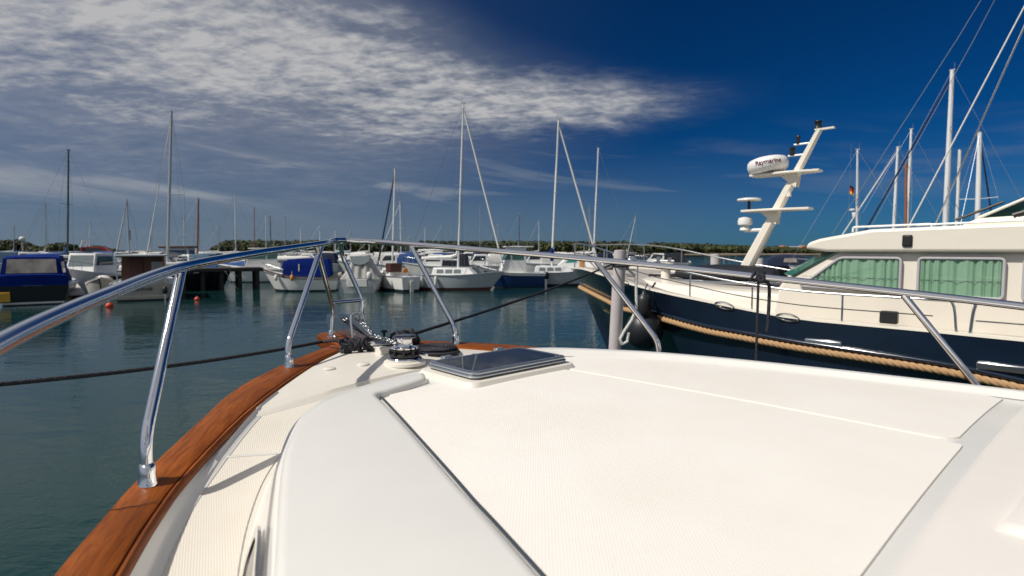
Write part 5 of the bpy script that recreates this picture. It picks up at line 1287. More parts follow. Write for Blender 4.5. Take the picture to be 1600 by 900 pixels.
# --- boats beyond the jetty
e = boat('open_sports_boat', 336, 432, 195, 'low white sports boat with a black windscreen on the far side of the jetty')
mb = MB(); sh = hull_mesh(mb, 5.8, 2.3, 1.55, 1.15, 1.05, .9, 1.0); mb.build('hull', STD('white', 'antifoul'), e); deck_mesh(sh).build('deck', M['white'], e); rubrail(sh, .05).build('rub_rail', M['maroon'], e)
cb = cabin_box(-1.2, 1.5, .95, .7, 1.2, 1.95, .9, .2).build('windscreen', M['dark_glass'], e, 30)
for x in (-.3, .4): MB().tube([(x, -.95, 1.2), (x, -.9, 1.97), (x, .9, 1.97), (x, .95, 1.2)], .045, 6).build('frame', M['white'], cb)
e = boat('covered_dinghy', 372, 434, 60, 'white dinghy with a bright mid blue cover stretched over its bow')
mb = MB(); sh = hull_mesh(mb, 5.0, 2.1, 1.5, 1.2, 1.1, .9, .7); mb.build('hull', STD('white', 'antifoul'), e)
mb = MB(); mb.rings([[(x, -w_ * .9, z + .0), (x, -w_ * .5, z + .22), (x, w_ * .5, z + .22), (x, w_ * .9, z + .0)] for x, w_, z in sh], False, (True, True)); mb.build('cover', M['mid_blue_cloth'], e, 60)
MB().box((-2.62, 0, .98), (.04, .85, .28)).build('stern_cover', M['mid_blue_cloth'], e, 30, .03)
def pilothouse(px, wy, yaw, label, hullm, glass, Ln=6.6, bot='antifoul', name='pilothouse_boat', hz=2.75):
    e = boat(name, px, wy, yaw, label); B = Ln * .37
    mb = MB(); sh = hull_mesh(mb, Ln, B, 1.5, 1.05, 1.0, .9, 1.0, [(-.25, 1), (0, 1), (.06, 1), (.3, 0), (.6, 0), (.80, 0), (.82, 2), (1, 2)]); mb.build('hull', [M[hullm], M[bot], M['white']], e); deck_mesh(sh).build('deck', M['white'], e); rubrail(sh, .045).build('rub_rail', M['white'], e)
    x0, x1 = -Ln * .20, Ln * .20; w0, w1 = B * .40, B * .36
    cb = cabin_box(x0, x1, w0, w1, 1.0, hz, .55, .02).build('pilothouse', M['white'], e, 30, .03)
    for sg in (1, -1):
        for xa, xb, s_ in ((x0 + .2, x0 + 1.0, 0), (x0 + 1.1, x1 - .25, .30)): quadwin(cb, on_side(x0, x1, w0, w1, 1.0, hz, .06, sg, xa, xb, lerp(1, hz, .52), lerp(1, hz, .88), s_), M[glass])
    f = lambda y, t: (x1 - .55 * t + .006, y, lerp(1, hz, t)); quadwin(cb, [f(-w1 * .85, .5), f(w1 * .85, .5), f(w1 * .8, .9), f(-w1 * .8, .9)], M[glass])
    for ya, yb in ((-.82, -.1), (.1, .82)): quadwin(cb, [(x0 - .003, ya * w0, 1.25), (x0 - .003, yb * w0, 1.25), (x0 + .013, yb * w0 * .95, hz - .2), (x0 + .013, ya * w0 * .95, hz - .2)], M['dark_glass'] if glass != 'grey_window' else M[glass])
    MB().slab([(x0 - .5, -w0 * 1.03), (x1 - .35, -w1 * 1.03), (x1 - .35, w1 * 1.03), (x0 - .5, w0 * 1.03)], hz + .002, hz + .08).build('roof', M['white'], e, 30, .03)
    MB().tube([(x0 + .5, .3, hz), (x0 + .5, .3, hz + 1.0)], .015, 5).build('antenna', M['wire'], e)
    pulpit(e, sh, .5); outboard(e, -Ln / 2 - .1, .0, .55, M['black_plastic']); return e
pilothouse(412, 440, 200, 'white pilothouse boat with greenish windows moored at the end of the jetty', 'white', 'green_glass', 6.8, hz=2.65)
# --- white clinker boat with bright blue tent
e = boat('clinker_motorboat', 462, 456, 189, 'white clinker boat under a bright blue tent with black outboard'); e.location.y += 1.0
mb = MB(); lv = [(-.25, 1), (0, 1), (.10, 1), (.12, 0), (.30, 0), (.32, 0), (.52, 0), (.54, 0), (.80, 0), (.86, 2), (.90, 0), (1, 0)]
sh = hull_mesh(mb, 4.6, 1.9, 1.42, .95, .84, .86, .75, lv); mb.build('hull', [M['white'], M['antifoul'], M['brown_wood']], e); deck_mesh(sh).build('deck', M['sail'], e); rubrail(sh, .03).build('rub_rail', M['brown_wood'], e)
cb = cabin_box(-.1, 1.05, .62, .5, .95, 1.42, .15, .0).build('cabin', M['white'], e, 30, .03)
cv_ = canopy(e, -1.85, .98, .80, .93, 2.02, M['blue_cloth'], .30, .12, win=False)
canopy(e, -.2, 1.06, .56, 1.40, 1.92, M['blue_cloth'], .12, .1, win=False, name='cabin_cover')
MB().box((-.02, .72, 1.28), (.03, .03, .42)).build('canopy_post', M['white'], e)
ob = outboard(e, -2.38, .0, .72, M['black_plastic'], 1.0)
MB().lathe([(.06, -.05), (.17, 0), (.17, .18), (.06, .22)], (-2.5, .42, 1.0), 12, axis='X').build('fuel_can', M['grey_cloth'], e, 40)
pulpit(e, sh, .35)
fpos = e.matrix_basis @ Vector((.55, .99, .9)); 
for k, (lx, m_, lab) in enumerate(((.35, 'orange', 'orange fender on the side of the white clinker boat'), (1.35, 'sail', 'white fender near the bow of the white clinker boat'))):
    y_ = interp([a for a, b, c in sh], [b for a, b, c in sh], lx); P = Matrix.Translation(e.location) @ Matrix.Rotation(R(189), 4, 'Z') @ Vector((lx, y_ + .10, .86))
    fo = empty('fender', P, 0, lab, 'fender'); MB().lathe([(1e-7, -.19), (.08, -.16), (.115, 0), (.08, .16), (.02, .2), (1e-7, .22)], (0, 0, 0), 14).build('body', M[m_], fo, 60); MB().tube([(0, 0, .2), (0, 0, .42)], .012, 5).build('lanyard', M['sail'], fo)
# --- boat under a grey tarpaulin, stern to us
e = boat('tarpaulin_boat', 556, 456, 98, 'white motorboat under a sagging grey tarpaulin, outboard at the stern'); e.location.y += 2.2; e.scale = (1.12, 1.15, 1.08)
mb = MB(); sh = hull_mesh(mb, 5.2, 2.15, 1.25, .9, .75, .9, .7); mb.build('hull', STD('white', 'antifoul'), e); deck_mesh(sh).build('deck', M['white'], e)
mb = MB(); rows = []
rnd = random.Random(4)
for i, (x, hh, wv_) in enumerate(((-2.50, .80, 1.0), (-2.42, 1.1, .98), (-2.30, 1.45, .90), (-2.15, 1.85, .78), (-2.0, 2.05, .72), (-1.2, 2.1, .74), (-.2, 2.05, .78), (.6, 1.6, .86), (1.4, 1.25, .75))):
    row = []
    for k in range(33):
        a = -1 + 2 * k / 32; edge = abs(a) ** 2.2; z = lerp(hh, .72, edge ** 1.6) - .05 * math.cos(a * 9) * edge; fold = .045 * math.sin(a * 15 + i * .25) * (1 - .3 * abs(a))
        row.append((x - fold * (1.2 if i < 5 else .2), a * (wv_ if abs(a) < .8 else lerp(wv_, 1.02, (abs(a) - .8) / .2)), z))
    rows.append(row)
tp = mb.rings(rows, False).build('tarpaulin', M['grey_cloth'], e, 80)
quadwin(tp, [(-2.08, -.52, 2.02), (-2.22, -.46, 1.72), (-2.30, -.25, 1.57), (-2.32, 0, 1.53), (-2.30, .25, 1.57), (-2.22, .46, 1.72), (-2.08, .52, 2.02)], M['grey_window'], 'window', .05)
outboard(e, -2.7, -.55, .72, M['dirty_white'], .9); MB().box((-2.62, .1, .55), (.06, .5, .22)).build('swim_platform', M['white'], e, 30, .02)
# --- pilothouse boat, dark blue hull
pilothouse(800, 450, 192, 'dark blue hulled boat with upright white pilothouse and teal windows', 'dark_blue', 'green_glass', 4.4, 'antifoul').location.y += .6

# ------------------------------------------------------------------ sailing boats
def sailboat(px, wy, yaw, label, Ln=8.0, tip=None, tipx=None, mastx=.08, mm='mast_white', hullm='white', cover=None, furl=None, furl_to=.5, spread=(.52,), r=.062, boot='boot_red', cab=True, wins=3, stays=True, fr=.05, rake=1.1, jib_fore=True, group=None, boom=True, name='sailing_boat', keel=0):
    e = boat(name, px, wy, yaw, label, 'sailing boat', group); B = Ln * .31
    fb = .5 + .075 * Ln
    mb = MB(); sh = hull_mesh(mb, Ln, B, fb * 1.18, fb * .92, fb * .95, .62, rake, [(-.25, 1), (0, 1), (.10, 1), (.16, 1), (.165, 0), (.35, 0), (.62, 0), (.86, 0), (1, 0)], pw=1.9)
    mb.build('hull', STD(hullm, boot), e); deck_mesh(sh).build('deck', M['white'], e); rubrail(sh, .03, .01).build('toe_rail', M['alu'], e)
    zd = fb * .92
    if cab:
        x0, x1 = -Ln * .18, Ln * .24
        cb = cabin_box(x0, x1, B * .34, B * .22, zd - .03, zd + .48, .55, .12, .10).build('coachroof', M['white'], e, 30, .04)
        for sg in (1, -1):
            for k in range(wins):
                xa = lerp(x0 + .35, x1 - .9, k / max(1, wins)); quadwin(cb, on_side(x0, x1, B * .34, B * .22, zd - .03, zd + .48, .10, sg, xa, xa + (x1 - x0 - 1.25) / wins * .82, zd + .14, zd + .37, .03, .03), M['grey_window'])
    # mast: heights from where the photograph shows its top
    mx_ = Ln * mastx; rz = R(yaw); mp_ = e.location + Vector((math.cos(rz) * mx_, math.sin(rz) * mx_, 0)); Y = mp_.y
    top = PD(tipx if tipx is not None else pxof(Vector((mp_.x, mp_.y, 4))), tip, Y); inv = Matrix.Rotation(-rz, 4, 'Z')
    tl = inv @ (top - e.location); base = Vector((mx_, 0, zd + (.45 if cab else 0)))
    mast_ = MB().tube([base, base.lerp(tl, .6), tl], [r, r * .95, r * .75], 10).build('mast', M[mm], e, 60)
    MB().box((tl.x, tl.y, tl.z + .03), (.14, .05, .035)).build('masthead', M['mast_grey'] if mm != 'mast_dark' else M['mast_dark'], mast_)
    MB().tube([tl + Vector((-.1, 0, 0)), tl + Vector((-.1, 0, .45))], .010, 4).build('antenna', M['wire'], mast_)
    for f in spread:
        c = base.lerp(tl, f); sp = B * .38; MB().tube([c + Vector((-.12, -sp, .05)), c, c + Vector((-.12, sp, .05))], .02, 5).build('spreader', M[mm], mast_)
    if stays:
        mb = MB(); wr = .006 + Y * .00010
        bow, stern = Vector((sh[-1][0], 0, sh[-1][2])), Vector((sh[0][0], 0, sh[0][2]))
        mb.tube([tl, bow], wr, 3); mb.tube([tl, stern], wr, 3)
        for sg in (1, -1):
            ch = Vector((mx_ - .1, sg * B * .46, zd)); f = spread[0] if spread else .5; c = base.lerp(tl, f) + Vector((-.12, sg * B * .38, .05)); mb.tube([tl, c, ch], wr, 3); mb.tube([base.lerp(tl, f), ch + Vector((.25, 0, 0))], wr, 3)
        mb.build('rigging', M['wire'], e)
    if furl:
        end = Vector(((sh[-1][0] - .1) if jib_fore else sh[0][0] + .2, 0, sh[-1][2] + .25)); a = base.lerp(tl, .97); 
        MB().tube([a.lerp(end, t) for t in (0, .05, .3, .6, .9, .97, 1)], [fr * .5, fr * .7, fr * .9, fr, fr * 1.15, fr * .9, fr * .4], 8).build('furled_jib', M[furl], e, 60)
    if boom:
        bz = base.z + .55; bl = Ln * .36; m_ = M[cover] if cover else M['sail']
        MB().tube([Vector((mx_ - .05, 0, bz)), Vector((mx_ - bl, 0, bz + .06))], .05, 8).build('boom', M[mm if mm != 'mast_blue' else 'mast_white'], e)
        MB().tube([Vector((mx_ - .02, 0, bz + .75)), Vector((mx_ - .08, 0, bz + .32)), Vector((mx_ - .5, 0, bz + .17)), Vector((mx_ - bl * .6, 0, bz + .15)), Vector((mx_ - bl, 0, bz + .12))], [.06, .09, .11, .09, .05], 10, flat=1.2).build('sail_cover', m_, e, 60)
    pulpit(e, sh, .6, .16)
    return e, sh
# the two sailing boats in clear view
e, sh = sailboat(604, 455, 122, 'small white sailing boat, stern towards us, with dark furled jib and maroon hatch', 6.4, 258, 607, .02, 'mast_white', 'white', None, 'navy_cloth', fr=.055, spread=(), boom=False, boot='antifoul', rake=.9, jib_fore=True)
e.location.y += 2
MB().box((-.9, .28, 1.45), (.45, .38, .28)).build('hatch', M['maroon'], e, 30, .02)
ls = MB(); ls.lathe([(.13 + .05 * math.cos(a), .05 * math.sin(a)) for a in [2 * math.pi * k / 10 for k in range(11)]], (-2.7, .2, 1.30), 18, axis='X'); ls.build('life_ring', M['orange'], e, 60)
MB().box((-3.26, 0, .35), (.04, .12, .35)).build('rudder', M['dirty_white'], e, 30, .02)
e, sh = sailboat(708, 452, -12, 'white sailing boat broadside with red boot stripe, three windows and tallest mast of the middle', 7.0, 162, 724, .05, 'mast_white', 'pale_grey', 'white', 'sail', wins=3, spread=(.5,), r=.068, fr=.055, rake=1.0, boot='boot_red')
BIGSAIL = e
MB().tube([(-2.4, 0, 2.55), (.0, 0, 2.62)], .055, 8).build('awning_pole', M['white'], e)
for k, lx in enumerate((-1.75, -.75)):
    y_ = interp([a for a, b, c in sh], [b for a, b, c in sh], lx); P = Matrix.Translation(e.location) @ Matrix.Rotation(R(-14), 4, 'Z') @ Vector((lx, -(y_ + .11), .55))
    fo = empty('fender', P, 0, ['white fender on the grey sailing boat nearest its stern', 'white fender on the grey sailing boat amidships'][k], 'fender', 'fenders of the broadside sailing boat')
    MB().lathe([(1e-7, -.34), (.07, -.30), (.105, -.2), (.105, .2), (.07, .3), (.03, .34), (1e-7, .36)], (0, 0, 0), 14).build('body', M['sail'], fo, 60); MB().tube([(0, 0, .34), (0, .04, .62)], .012, 5).build('lanyard', M['sail'], fo)
e, sh = sailboat(862, 446, -4, 'white sailing boat with blue mast cover and white furled jib behind the trawler bow', 7.0, 187, 873, .0, 'mast_white', 'pale_grey', 'blue_cloth', 'sail', spread=(.5,), r=.085, fr=.07, boot='antifoul', boom=False, rake=.8)
MB().lathe([(.08, 0), (.17, .25), (.15, .7), (.09, 1.0)], (.0, 0, 1.75), 12).build('sail_cover', M['blue_cloth'], e, 60)
# row of masts, left to right: (mast px at deck, water row, yaw, top row, top px, mast material, label, options)
rows_ = [
 (72, 413, 15, 318, 71, 'mast_grey', 'far sailing boat with a faint thin grey mast at the far left', dict(Ln=8, r=.07)),
 (107, 437, 12, 235, 107, 'mast_dark', 'sailing boat with a dark green mast behind the blue tent boat', dict(Ln=8.5, r=.075, cover='mid_blue_cloth', hullm='dirty_white')),
 (203, 418, -80, 312, 198, 'mast_grey', 'sailing boat with a stubby mast and half rolled brown sail above the wooden cabin boat', dict(Ln=8, r=.12, furl='grey_cloth', fr=.09, cover='brown_wood')),
 (263, 441, -77, 175, 268, 'mast_grey', 'sailing boat with the tall grey mast of the left side, one pair of spreaders', dict(Ln=9.0, r=.105, furl='sail', fr=.03, cover='grey_cloth', spread=(.455,))),
 (309, 421, 10, 310, 310, 'wood_mast', 'sailing boat with a brown wooden mast left of the jetty boats', dict(Ln=8, r=.13, cover='sail')),
 (369, 415, 15, 305, 367, 'mast_white', 'sailing boat with a plain white mast above the white sports boat', dict(Ln=8, r=.075)),
 (398, 411, 170, 323, 397, 'wood_mast', 'far sailing boat with a brown mast above the jetty end', dict(Ln=8.5, r=.085)),
 (416, 411, 14, 330, 415, 'mast_white', 'far sailing boat with a thin white mast, third left of the blue tent', dict(Ln=8, r=.06)),
 (424, 412, 14, 338, 422, 'mast_dark', 'far sailing boat with a short dark mast above the jetty pilothouse boat', dict(Ln=7, r=.08)),
 (446, 409, 165, 337, 445, 'mast_grey', 'far sailing boat with a grey mast above the blue clinker tent', dict(Ln=8.5, r=.08)),
 (500, 407, 14, 352, 500, 'mast_white', 'far sailing boat whose white mast crosses the port stanchion top', dict(Ln=9, r=.10)),
 (524, 406, 170, 362, 524, 'mast_white', 'far sailing boat whose white mast stands under the rail end', dict(Ln=9, r=.11)),
 (627, 417, 160, 315, 625, 'mast_white', 'sailing boat with white mast and pale furled jib right of the dark furled jib', dict(Ln=8, r=.075, furl='sail', fr=.055, cover='mid_blue_cloth')),
 (750, 411, 20, 322, 750, 'mast_grey', 'far sailing boat with a thin grey mast right of the tallest middle mast', dict(Ln=8.5, r=.06)),
 (811, 409, 160, 335, 811, 'mast_blue', 'far sailing boat with a dark blue mast behind the pilothouse', dict(Ln=8.5, r=.09)),
 (927, 430, -8, 232, 935, 'mast_white', 'sailing boat with a bare white mast leaning right, above the trawler stem', dict(Ln=8.5, r=.095, spread=(.5,))),
 (921, 411, 20, 322, 921, 'mast_grey', 'far sailing boat with short pale mast close beside the leaning white mast', dict(Ln=8.5, r=.08)),
 (979, 416, -150, 335, 994, 'mast_white', 'small sailing boat with a thin strongly leaning mast behind the concrete piling', dict(Ln=6.5, r=.045, spread=())),
 (577, 406, 10, 375, 577, 'mast_white', 'distant sailing boat with the shortest white mast, behind the grey tarpaulin', dict(Ln=8, r=.09)),
 (641, 407, 170, 368, 640, 'mast_grey', 'distant sailing boat with a short mast below the starboard rail joint', dict(Ln=8, r=.09)),
 (1337, 446, 145, 234, 1340, 'mast_white', 'sailing boat with a white mast carrying a small radar, leftmost behind the trawler roof', dict(Ln=9, r=.085, spread=(.5,))),
 (1392, 441, 145, 230, 1403, 'mast_white', 'sailing boat with white mast beside a brown pole, behind the trawler roof', dict(Ln=9.5, r=.11, furl='sail', fr=.05, spread=(.5,))),
 (1413, 441, 150, 202, 1424, 'mast_white', 'sailing boat with the taller plain white mast left of the tallest one behind the roof', dict(Ln=10, r=.11)),
 (1472, 456, 140, 110, 1488, 'mast_white', 'sailing boat with the tallest mast behind the trawler roof, doubled by a furled sail', dict(Ln=10.5, r=.15, spread=(.40, .70), furl='navy_cloth', fr=.05)),
 (1524, 448, 35, 207, 1531, 'mast_white', 'sailing boat with a stout white mast nearest the flybridge screen', dict(Ln=9.5, r=.17, furl='dark_blue', fr=.06, spread=(.5,))),
]
rows_ += [
 (22, 408, 12, 352, 22, 'mast_grey', 'far sailing boat with the short grey mast nearest the left picture edge', dict(Ln=8, r=.08)),
 (140, 409, 168, 346, 140, 'mast_white', 'far sailing boat with a short white mast over the cuddy cabin boat', dict(Ln=8, r=.07)),
 (236, 409, 12, 342, 235, 'mast_grey', 'far sailing boat with a thin grey mast just left of the tall grey mast', dict(Ln=8, r=.07)),
 (288, 410, 168, 338, 287, 'mast_white', 'far sailing boat with a thin white mast between tall grey and brown masts', dict(Ln=8, r=.06)),
 (342, 408, 12, 350, 342, 'mast_grey', 'far sailing boat with a short grey mast between brown and white masts', dict(Ln=8, r=.08)),
 (470, 407, 168, 357, 470, 'mast_white', 'distant sailing boat with a stubby white mast over the upturned inflatable', dict(Ln=8, r=.09)),
 (548, 407, 12, 360, 548, 'mast_grey', 'distant sailing boat with a stubby grey mast left of the dark furled jib', dict(Ln=8, r=.08)),
 (664, 407, 168, 356, 664, 'mast_white', 'distant sailing boat with a thin white mast above the broadside sailing boat stern', dict(Ln=8, r=.07)),
 (692, 408, 12, 350, 691, 'mast_grey', 'distant sailing boat with a thin grey mast left of the tallest middle mast', dict(Ln=8, r=.06)),
 (778, 408, 168, 350, 778, 'mast_grey', 'distant sailing boat with a thin grey mast where the pale furled jib ends', dict(Ln=8, r=.06)),
 (842, 408, 12, 344, 842, 'mast_white', 'distant sailing boat with a thin white mast left of the blue mast cover', dict(Ln=8, r=.06)),
]
made = {}
for px, wy, yaw, tip, tipx, mm_, lab, kw in rows_:
    mxo = kw.pop('mastx', .08); o, sh = sailboat(px, wy, yaw, lab, tip=tip, tipx=tipx, mm=mm_, mastx=0.0, group='sailing boats moored behind', **kw); made[px] = (o, sh)
o, sh = made[1337]
c = o.location; mzz = PD(1345, 332, c.y).z; MB().lathe([(.10, 0), (.20, .03), (.21, .10), (.14, .15), (1e-7, .16)], (.42, -.2, mzz + .14), 18).build('radar_dome', M['white'], o, 50)
MB().tube([(0, 0, mzz - .05), (.42, -.2, mzz - .05), (.42, -.2, mzz + .14)], .04, 6).build('dome_bracket', M['white'], o); MB().box((.30, -.14, mzz - .14), (.10, .10, .16)).build('reflector', M['white'], o, 30, .02)
o, sh = made[1392]
MB().tube([(-.9, .3, 1.4), (-.65, .2, PD(1395, 256, o.location.y).z)], .10, 8).build('wooden_pole', M['wood_mast'], o)
o, sh = made[1472]
MB().tube([(-.55, -.1, 1.6), (-.50, -.1, PD(1478, 235, o.location.y).z)], .085, 8).build('furled_mainsail', M['sail'], o)
o, sh = made[203]
MB().box((-.25, 0, PD(200, 367, o.location.y).z), (.22, .14, .75)).build('rolled_sail', M['grey_cloth'], o, 30, .1)
# German flag on a halyard of the radar-masted boat
fl = PD(1331, 295, made[1337][0].location.y - .4); fo = empty('flag', fl, R(-20), 'small black red and gold flag on a halyard left of the radar-bearing mast', 'flag')
for k, m_ in enumerate(('flag_black', 'flag_red', 'flag_gold')):
    mb = MB(); rr_ = []
    for i in range(9): x = -.28 + .56 * i / 8; rr_.append([(x * .5, .05 * math.sin(i * 1.1), .30 - k * .20 - .03 * i - .0), (x * .5, .05 * math.sin(i * 1.1), .10 - k * .20 - .03 * i)])
    mb.rings(rr_, closed=False).build('stripe', M[m_], fo, 60)
MB().tube([(-.15, 0, -3.0), (-.15, 0, 3.2)], .006, 4).build('halyard', M['wire'], fo)
# yacht out of frame to the right whose stays cross the sky
P = PD(1740, 395, 22.0); e = empty('sailing_yacht', (P.x, P.y, 0), R(150), 'big sailing yacht at the right edge whose stays slant across the sky', 'sailing boat')
mb = MB(); sh = hull_mesh(mb, 14, 4.2, 2.0, 1.6, 1.55, .7, 1.4, pw=1.9); mb.build('hull', STD('white', 'boot_red'), e); deck_mesh(sh).build('deck', M['white'], e)
inv = Matrix.Rotation(-R(150), 4, 'Z')
def loc(Pw): return inv @ (Pw - e.location)
mt_ = loc(PD(1740, -372, 22)); MB().tube([(0, 0, 1.5), mt_], [.15, .10], 10).build('mast', M['mast_white'], e, 60)
for (a, b, ra) in (((1740, -255), (1408, 377), .032), ((1740, -268), (1452, 371), .034)):
    A, B = loc(PD(*a, 22)), loc(PD(*b, 26)); MB().tube([A, A.lerp(B, .5), B], [ra * .8, ra, ra], 8).build('furled_sail', M['sail'], e, 60)
for (a, b) in (((1740, -356), (1352, 371)), ((1740, -340), (1300, 366))):
    A, B = loc(PD(*a, 22)), loc(PD(*b, 26)); MB().tube([A, A.lerp(B, .5) - Vector((0, 0, .25)), B], .012, 5).build('stay', M['wire'], e)

# ------------------------------------------------------------------ moored small craft filling the middle rows
fill = [
 (505, 424, 15, 'white motorboat with grey canvas between the blue tent and the tarpaulin boat', 6.4, 'grey_cloth'),
 (545, 419, 170, 'far white motorboat with beige canvas above the grey tarpaulin boat', 7.0, 'sail'),
 (614, 431, 190, 'motorboat with square mid blue canvas behind the small sailing boat', 6.0, 'mid_blue_cloth'),
 (652, 428, 12, 'white motorboat with cream canvas right of the blue square canvas', 6.2, 'sail'),
 (684, 434, 185, 'white cabin cruiser with dark windows just behind the broadside sailing boat', 6.4, 'black_hull'),
 (716, 425, 10, 'far white motorboat with a blue canvas beside the tallest middle mast', 6.6, 'mid_blue_cloth'),
 (754, 432, 188, 'white motorboat with cream canvas above the bow of the broadside sailing boat', 6.0, 'sail'),
 (776, 424, 14, 'far white motorboat with navy canvas left of the pilothouse', 6.6, 'navy_cloth'),
 (838, 427, 190, 'cream motorboat right of the dark blue pilothouse hull', 6.0, 'sail'),
 (470, 416, 8, 'far white motorboat with grey canvas showing above the bright blue tent', 8.0, 'grey_cloth'),
 (385, 419, 172, 'far white motorboat with grey canvas over the mid blue covered dinghy', 7.0, 'grey_cloth'),
 (330, 417, 8, 'far motorboat with cream canvas left of the jetty sports boat', 7.5, 'sail'),
 (576, 428, 192, 'white motorboat hidden mostly by the grey tarpaulin, cream canvas', 6.4, 'sail'),
 (962, 428, 10, 'white motorboat behind the trawler bow and concrete piling', 7.0, 'navy_cloth'),
 (1030, 424, 170, 'low pale motorboat across the water right of the concrete piling', 6.5, 'black_hull'),
]
fill += [
 (124, 425, 172, 'white motorboat with grey canvas wedged between the cuddy boat and the blue tent', 6.2, 'grey_cloth'),
 (252, 437, 12, 'white motorboat with cream canvas just left of the jetty root', 5.6, 'sail'),
 (300, 434, 170, 'white motorboat with teal canvas behind the jetty deck, below the brown wheelhouse', 5.8, 'teal_cloth'),
 (178, 410, 8, 'tiny distant motorboat with cream canvas left of the rolled brown sail', 9, 'sail'),
 (276, 414, 172, 'distant motorboat with grey canvas right of the tall grey mast foot', 8, 'grey_cloth'),
 (408, 411, 10, 'tiny distant motorboat with mid blue canvas beyond the jetty pilothouse boat', 9, 'mid_blue_cloth'),
 (450, 410, 168, 'tiny distant white motorboat with navy canvas behind the upturned inflatable', 9, 'navy_cloth'),
 (560, 411, 12, 'tiny distant motorboat with teal canvas behind the grey tarpaulin boat', 9, 'teal_cloth'),
 (8, 411, 12, 'tiny white motorboat moored under the left pine wood, left of the lamp post', 8, 'sail'),
 (60, 409, 170, 'tiny white motorboat moored under the left pine wood, right of the lamp post', 8, 'grey_cloth'),
 (138, 411, 8, 'small distant white motorboat just left of the red bowed one', 8, 'mid_blue_cloth'),
 (232, 417, 172, 'small distant motorboat with cream canvas left of the tall grey mast', 7, 'sail'),
 (312, 409, 12, 'tiny distant motorboat with navy canvas at the end of the pine wood', 8, 'navy_cloth'),
 (352, 410, 170, 'tiny distant motorboat with cream canvas at the foot of the pine wood', 9, 'sail'),
 (432, 421, 8, 'distant motorboat with cream canvas just right of the jetty pilothouse boat', 7, 'sail'),
 (486, 426, 186, 'white motorboat with navy canvas half hidden by the bright blue tent', 6.4, 'navy_cloth'),
 (528, 411, 10, 'tiny distant white motorboat with cream canvas under the rail end', 9, 'sail'),
 (596, 414, 170, 'distant motorboat with grey canvas left of the small sailing boat mast', 8, 'grey_cloth'),
 (636, 412, 12, 'tiny distant white motorboat with mid blue canvas under the starboard rail', 9, 'mid_blue_cloth'),
 (668, 418, 188, 'distant motorboat with grey canvas above the stern of the broadside sailing boat', 7.5, 'grey_cloth'),
 (700, 413, 8, 'tiny distant motorboat with cream canvas left of the tallest middle mast', 9, 'sail'),
 (736, 415, 172, 'distant motorboat with navy canvas just right of the tallest middle mast', 8, 'navy_cloth'),
 (790, 414, 10, 'tiny distant motorboat with grey canvas over the pilothouse bow', 9, 'grey_cloth'),
 (850, 418, 170, 'distant motorboat with cream canvas left of the blue mast cover', 8, 'sail'),
 (882, 416, 12, 'distant motorboat with mid blue canvas right of the blue mast cover', 8, 'mid_blue_cloth'),
]
for px, wy, yaw, lab, Ln, top in fill: cruiser(px, wy, yaw, lab, Ln, top, 'white' if (px % 3) else 'dirty_white', 2.15, 'white motorboats in the middle rows')
# rolled white inflatable on a boat roof
P = PD(464, 399, 45); e = empty('inflatable_dinghy', (P.x, P.y, P.z - .30), R(8), 'white upturned inflatable dinghy lying above the bright blue tent', 'dinghy')
mb = MB(); mb.tube(smooth_path([(1.3, .1, 0), (.2, .55, 0), (-1.3, .5, 0)], 6), .26, 10); mb.tube(smooth_path([(1.3, -.1, 0), (.2, -.55, 0), (-1.3, -.5, 0)], 6), .26, 10); mb.build('tube', M['sail'], e, 60)
MB().box((0, 0, .22), (1.2, .42, .05)).build('floor', M['dirty_white'], e, 30, .04); MB().box((-.3, 0, .30), (.35, .5, .07)).build('strap_cover', M['grey_window'], e, 30, .03)
MB().box((0, 0, -.6), (.9, .7, .38)).build('cradle', M['dirty_white'], e, 30, .03)
# the little boat with painted side behind the trawler stem
e = boat('painted_boat', 893, 437, 175, 'small white boat with teal and orange painted cabin beside the trawler stem')
mb = MB(); sh = hull_mesh(mb, 5.4, 2.1, 1.3, 1.0, .95, .85, .8); mb.build('hull', STD('white', 'antifoul'), e); deck_mesh(sh).build('deck', M['white'], e)
cb = cabin_box(-1.4, 1.5, .85, .6, .98, 1.95, 1.0, .2).build('cabin', M['white'], e, 30, .08)
for sg in (1, -1):
    quadwin(cb, on_side(-1.4, 1.5, .85, .6, .98, 1.95, .06, sg, -.5, .55, 1.5, 1.78, .3, .2), M['teal_mark']); quadwin(cb, on_side(-1.4, 1.5, .85, .6, .98, 1.95, .06, sg, -1.3, -.65, 1.1, 1.75, .0, .1), M['orange'])
e = boat('dark_motorboat', 1216, 436, 165, 'dark navy motorboat beyond the trawler, seen between radar mast and wheelhouse')
mb = MB(); sh = hull_mesh(mb, 5.6, 2.2, 1.5, 1.2, 1.15, .9, .8); mb.build('hull', STD('black_hull', 'antifoul'), e); deck_mesh(sh).build('deck', M['navy'], e)
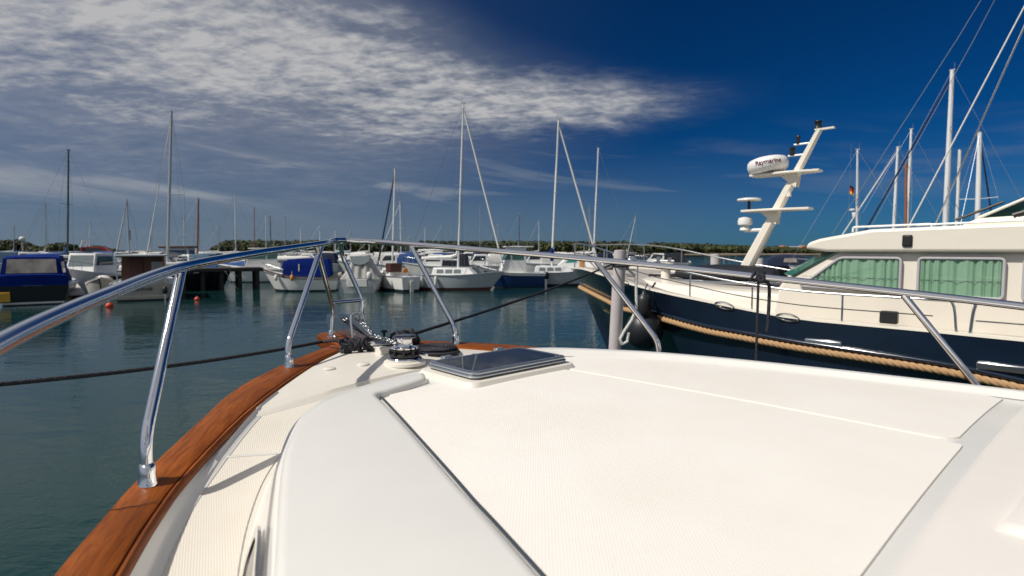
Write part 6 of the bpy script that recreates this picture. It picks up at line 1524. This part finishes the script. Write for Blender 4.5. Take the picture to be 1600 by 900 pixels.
canopy(e, -2.2, 1.2, .95, 1.15, 2.15, M['navy_cloth'], .8, .6, win=False)
for sg in (1, -1): quadwin(e, [(-1.3, sg * .92, 1.5), (-.2, sg * .92, 1.5), (-.3, sg * .88, 1.85), (-1.2, sg * .88, 1.85)], M['vinyl'])
# tan hull ashore, buoys, lamp
e = boat('cream_boat', 925, 424, 5, 'cream decked boat seen just above the trawler bow', 'motorboat'); mb = MB(); sh = hull_mesh(mb, 6.5, 2.3, 1.5, 1.25, 1.2, .85, .6); mb.build('hull', STD('tan_hull', 'antifoul'), e); deck_mesh(sh).build('deck', M['sail'], e); cb = cabin_box(-1.6, 1.2, .8, .7, 1.2, 1.9, .5, .1).build('cabin', M['tan_hull'], e, 30, .03)
for sg in (1, -1): quadwin(cb, on_side(-1.6, 1.2, .8, .7, 1.2, 1.9, .06, sg, -1.2, .6, 1.45, 1.75, .2), M['dark_glass'])
for px, py, rr_, lab in ((171, 480, .16, 'bright red mooring buoy below the wooden cabin boat'), (308, 469, .13, 'dark red mooring buoy by the jetty piles')):
    p = W_(px, py); e = empty('buoy', (p.x, p.y, 0), 0, lab, 'buoy', 'red mooring buoys'); MB().lathe([(1e-7, -rr_ * .5), (rr_ * .8, -rr_ * .2), (rr_, rr_ * .35), (rr_ * .85, rr_ * .9), (rr_ * .4, rr_ * 1.3), (1e-7, rr_ * 1.38)], (0, 0, 0), 20).build('float', M['buoy_red'], e, 60)
    MB().tube([(0, 0, rr_ * 1.3), (0, 0, rr_ * 1.7)], .02, 6).build('eye', M['dull_steel'], e)
p = PD(36, 394, 70); e = empty('lamp_post', (p.x, p.y, 0), 0, 'lamp post with a pale round lantern on the quay at the far left', 'lamp post')
zt = PD(36, 372, 70).z; MB().tube([(0, 0, 0), (0, 0, zt - .3)], .09, 8).build('pole', M['tan_hull'], e); MB().lathe([(.12, 0), (.30, .12), (.34, .35), (.2, .55), (1e-7, .58)], (0, 0, zt - .4), 14).build('lantern', M['sail'], e, 60)
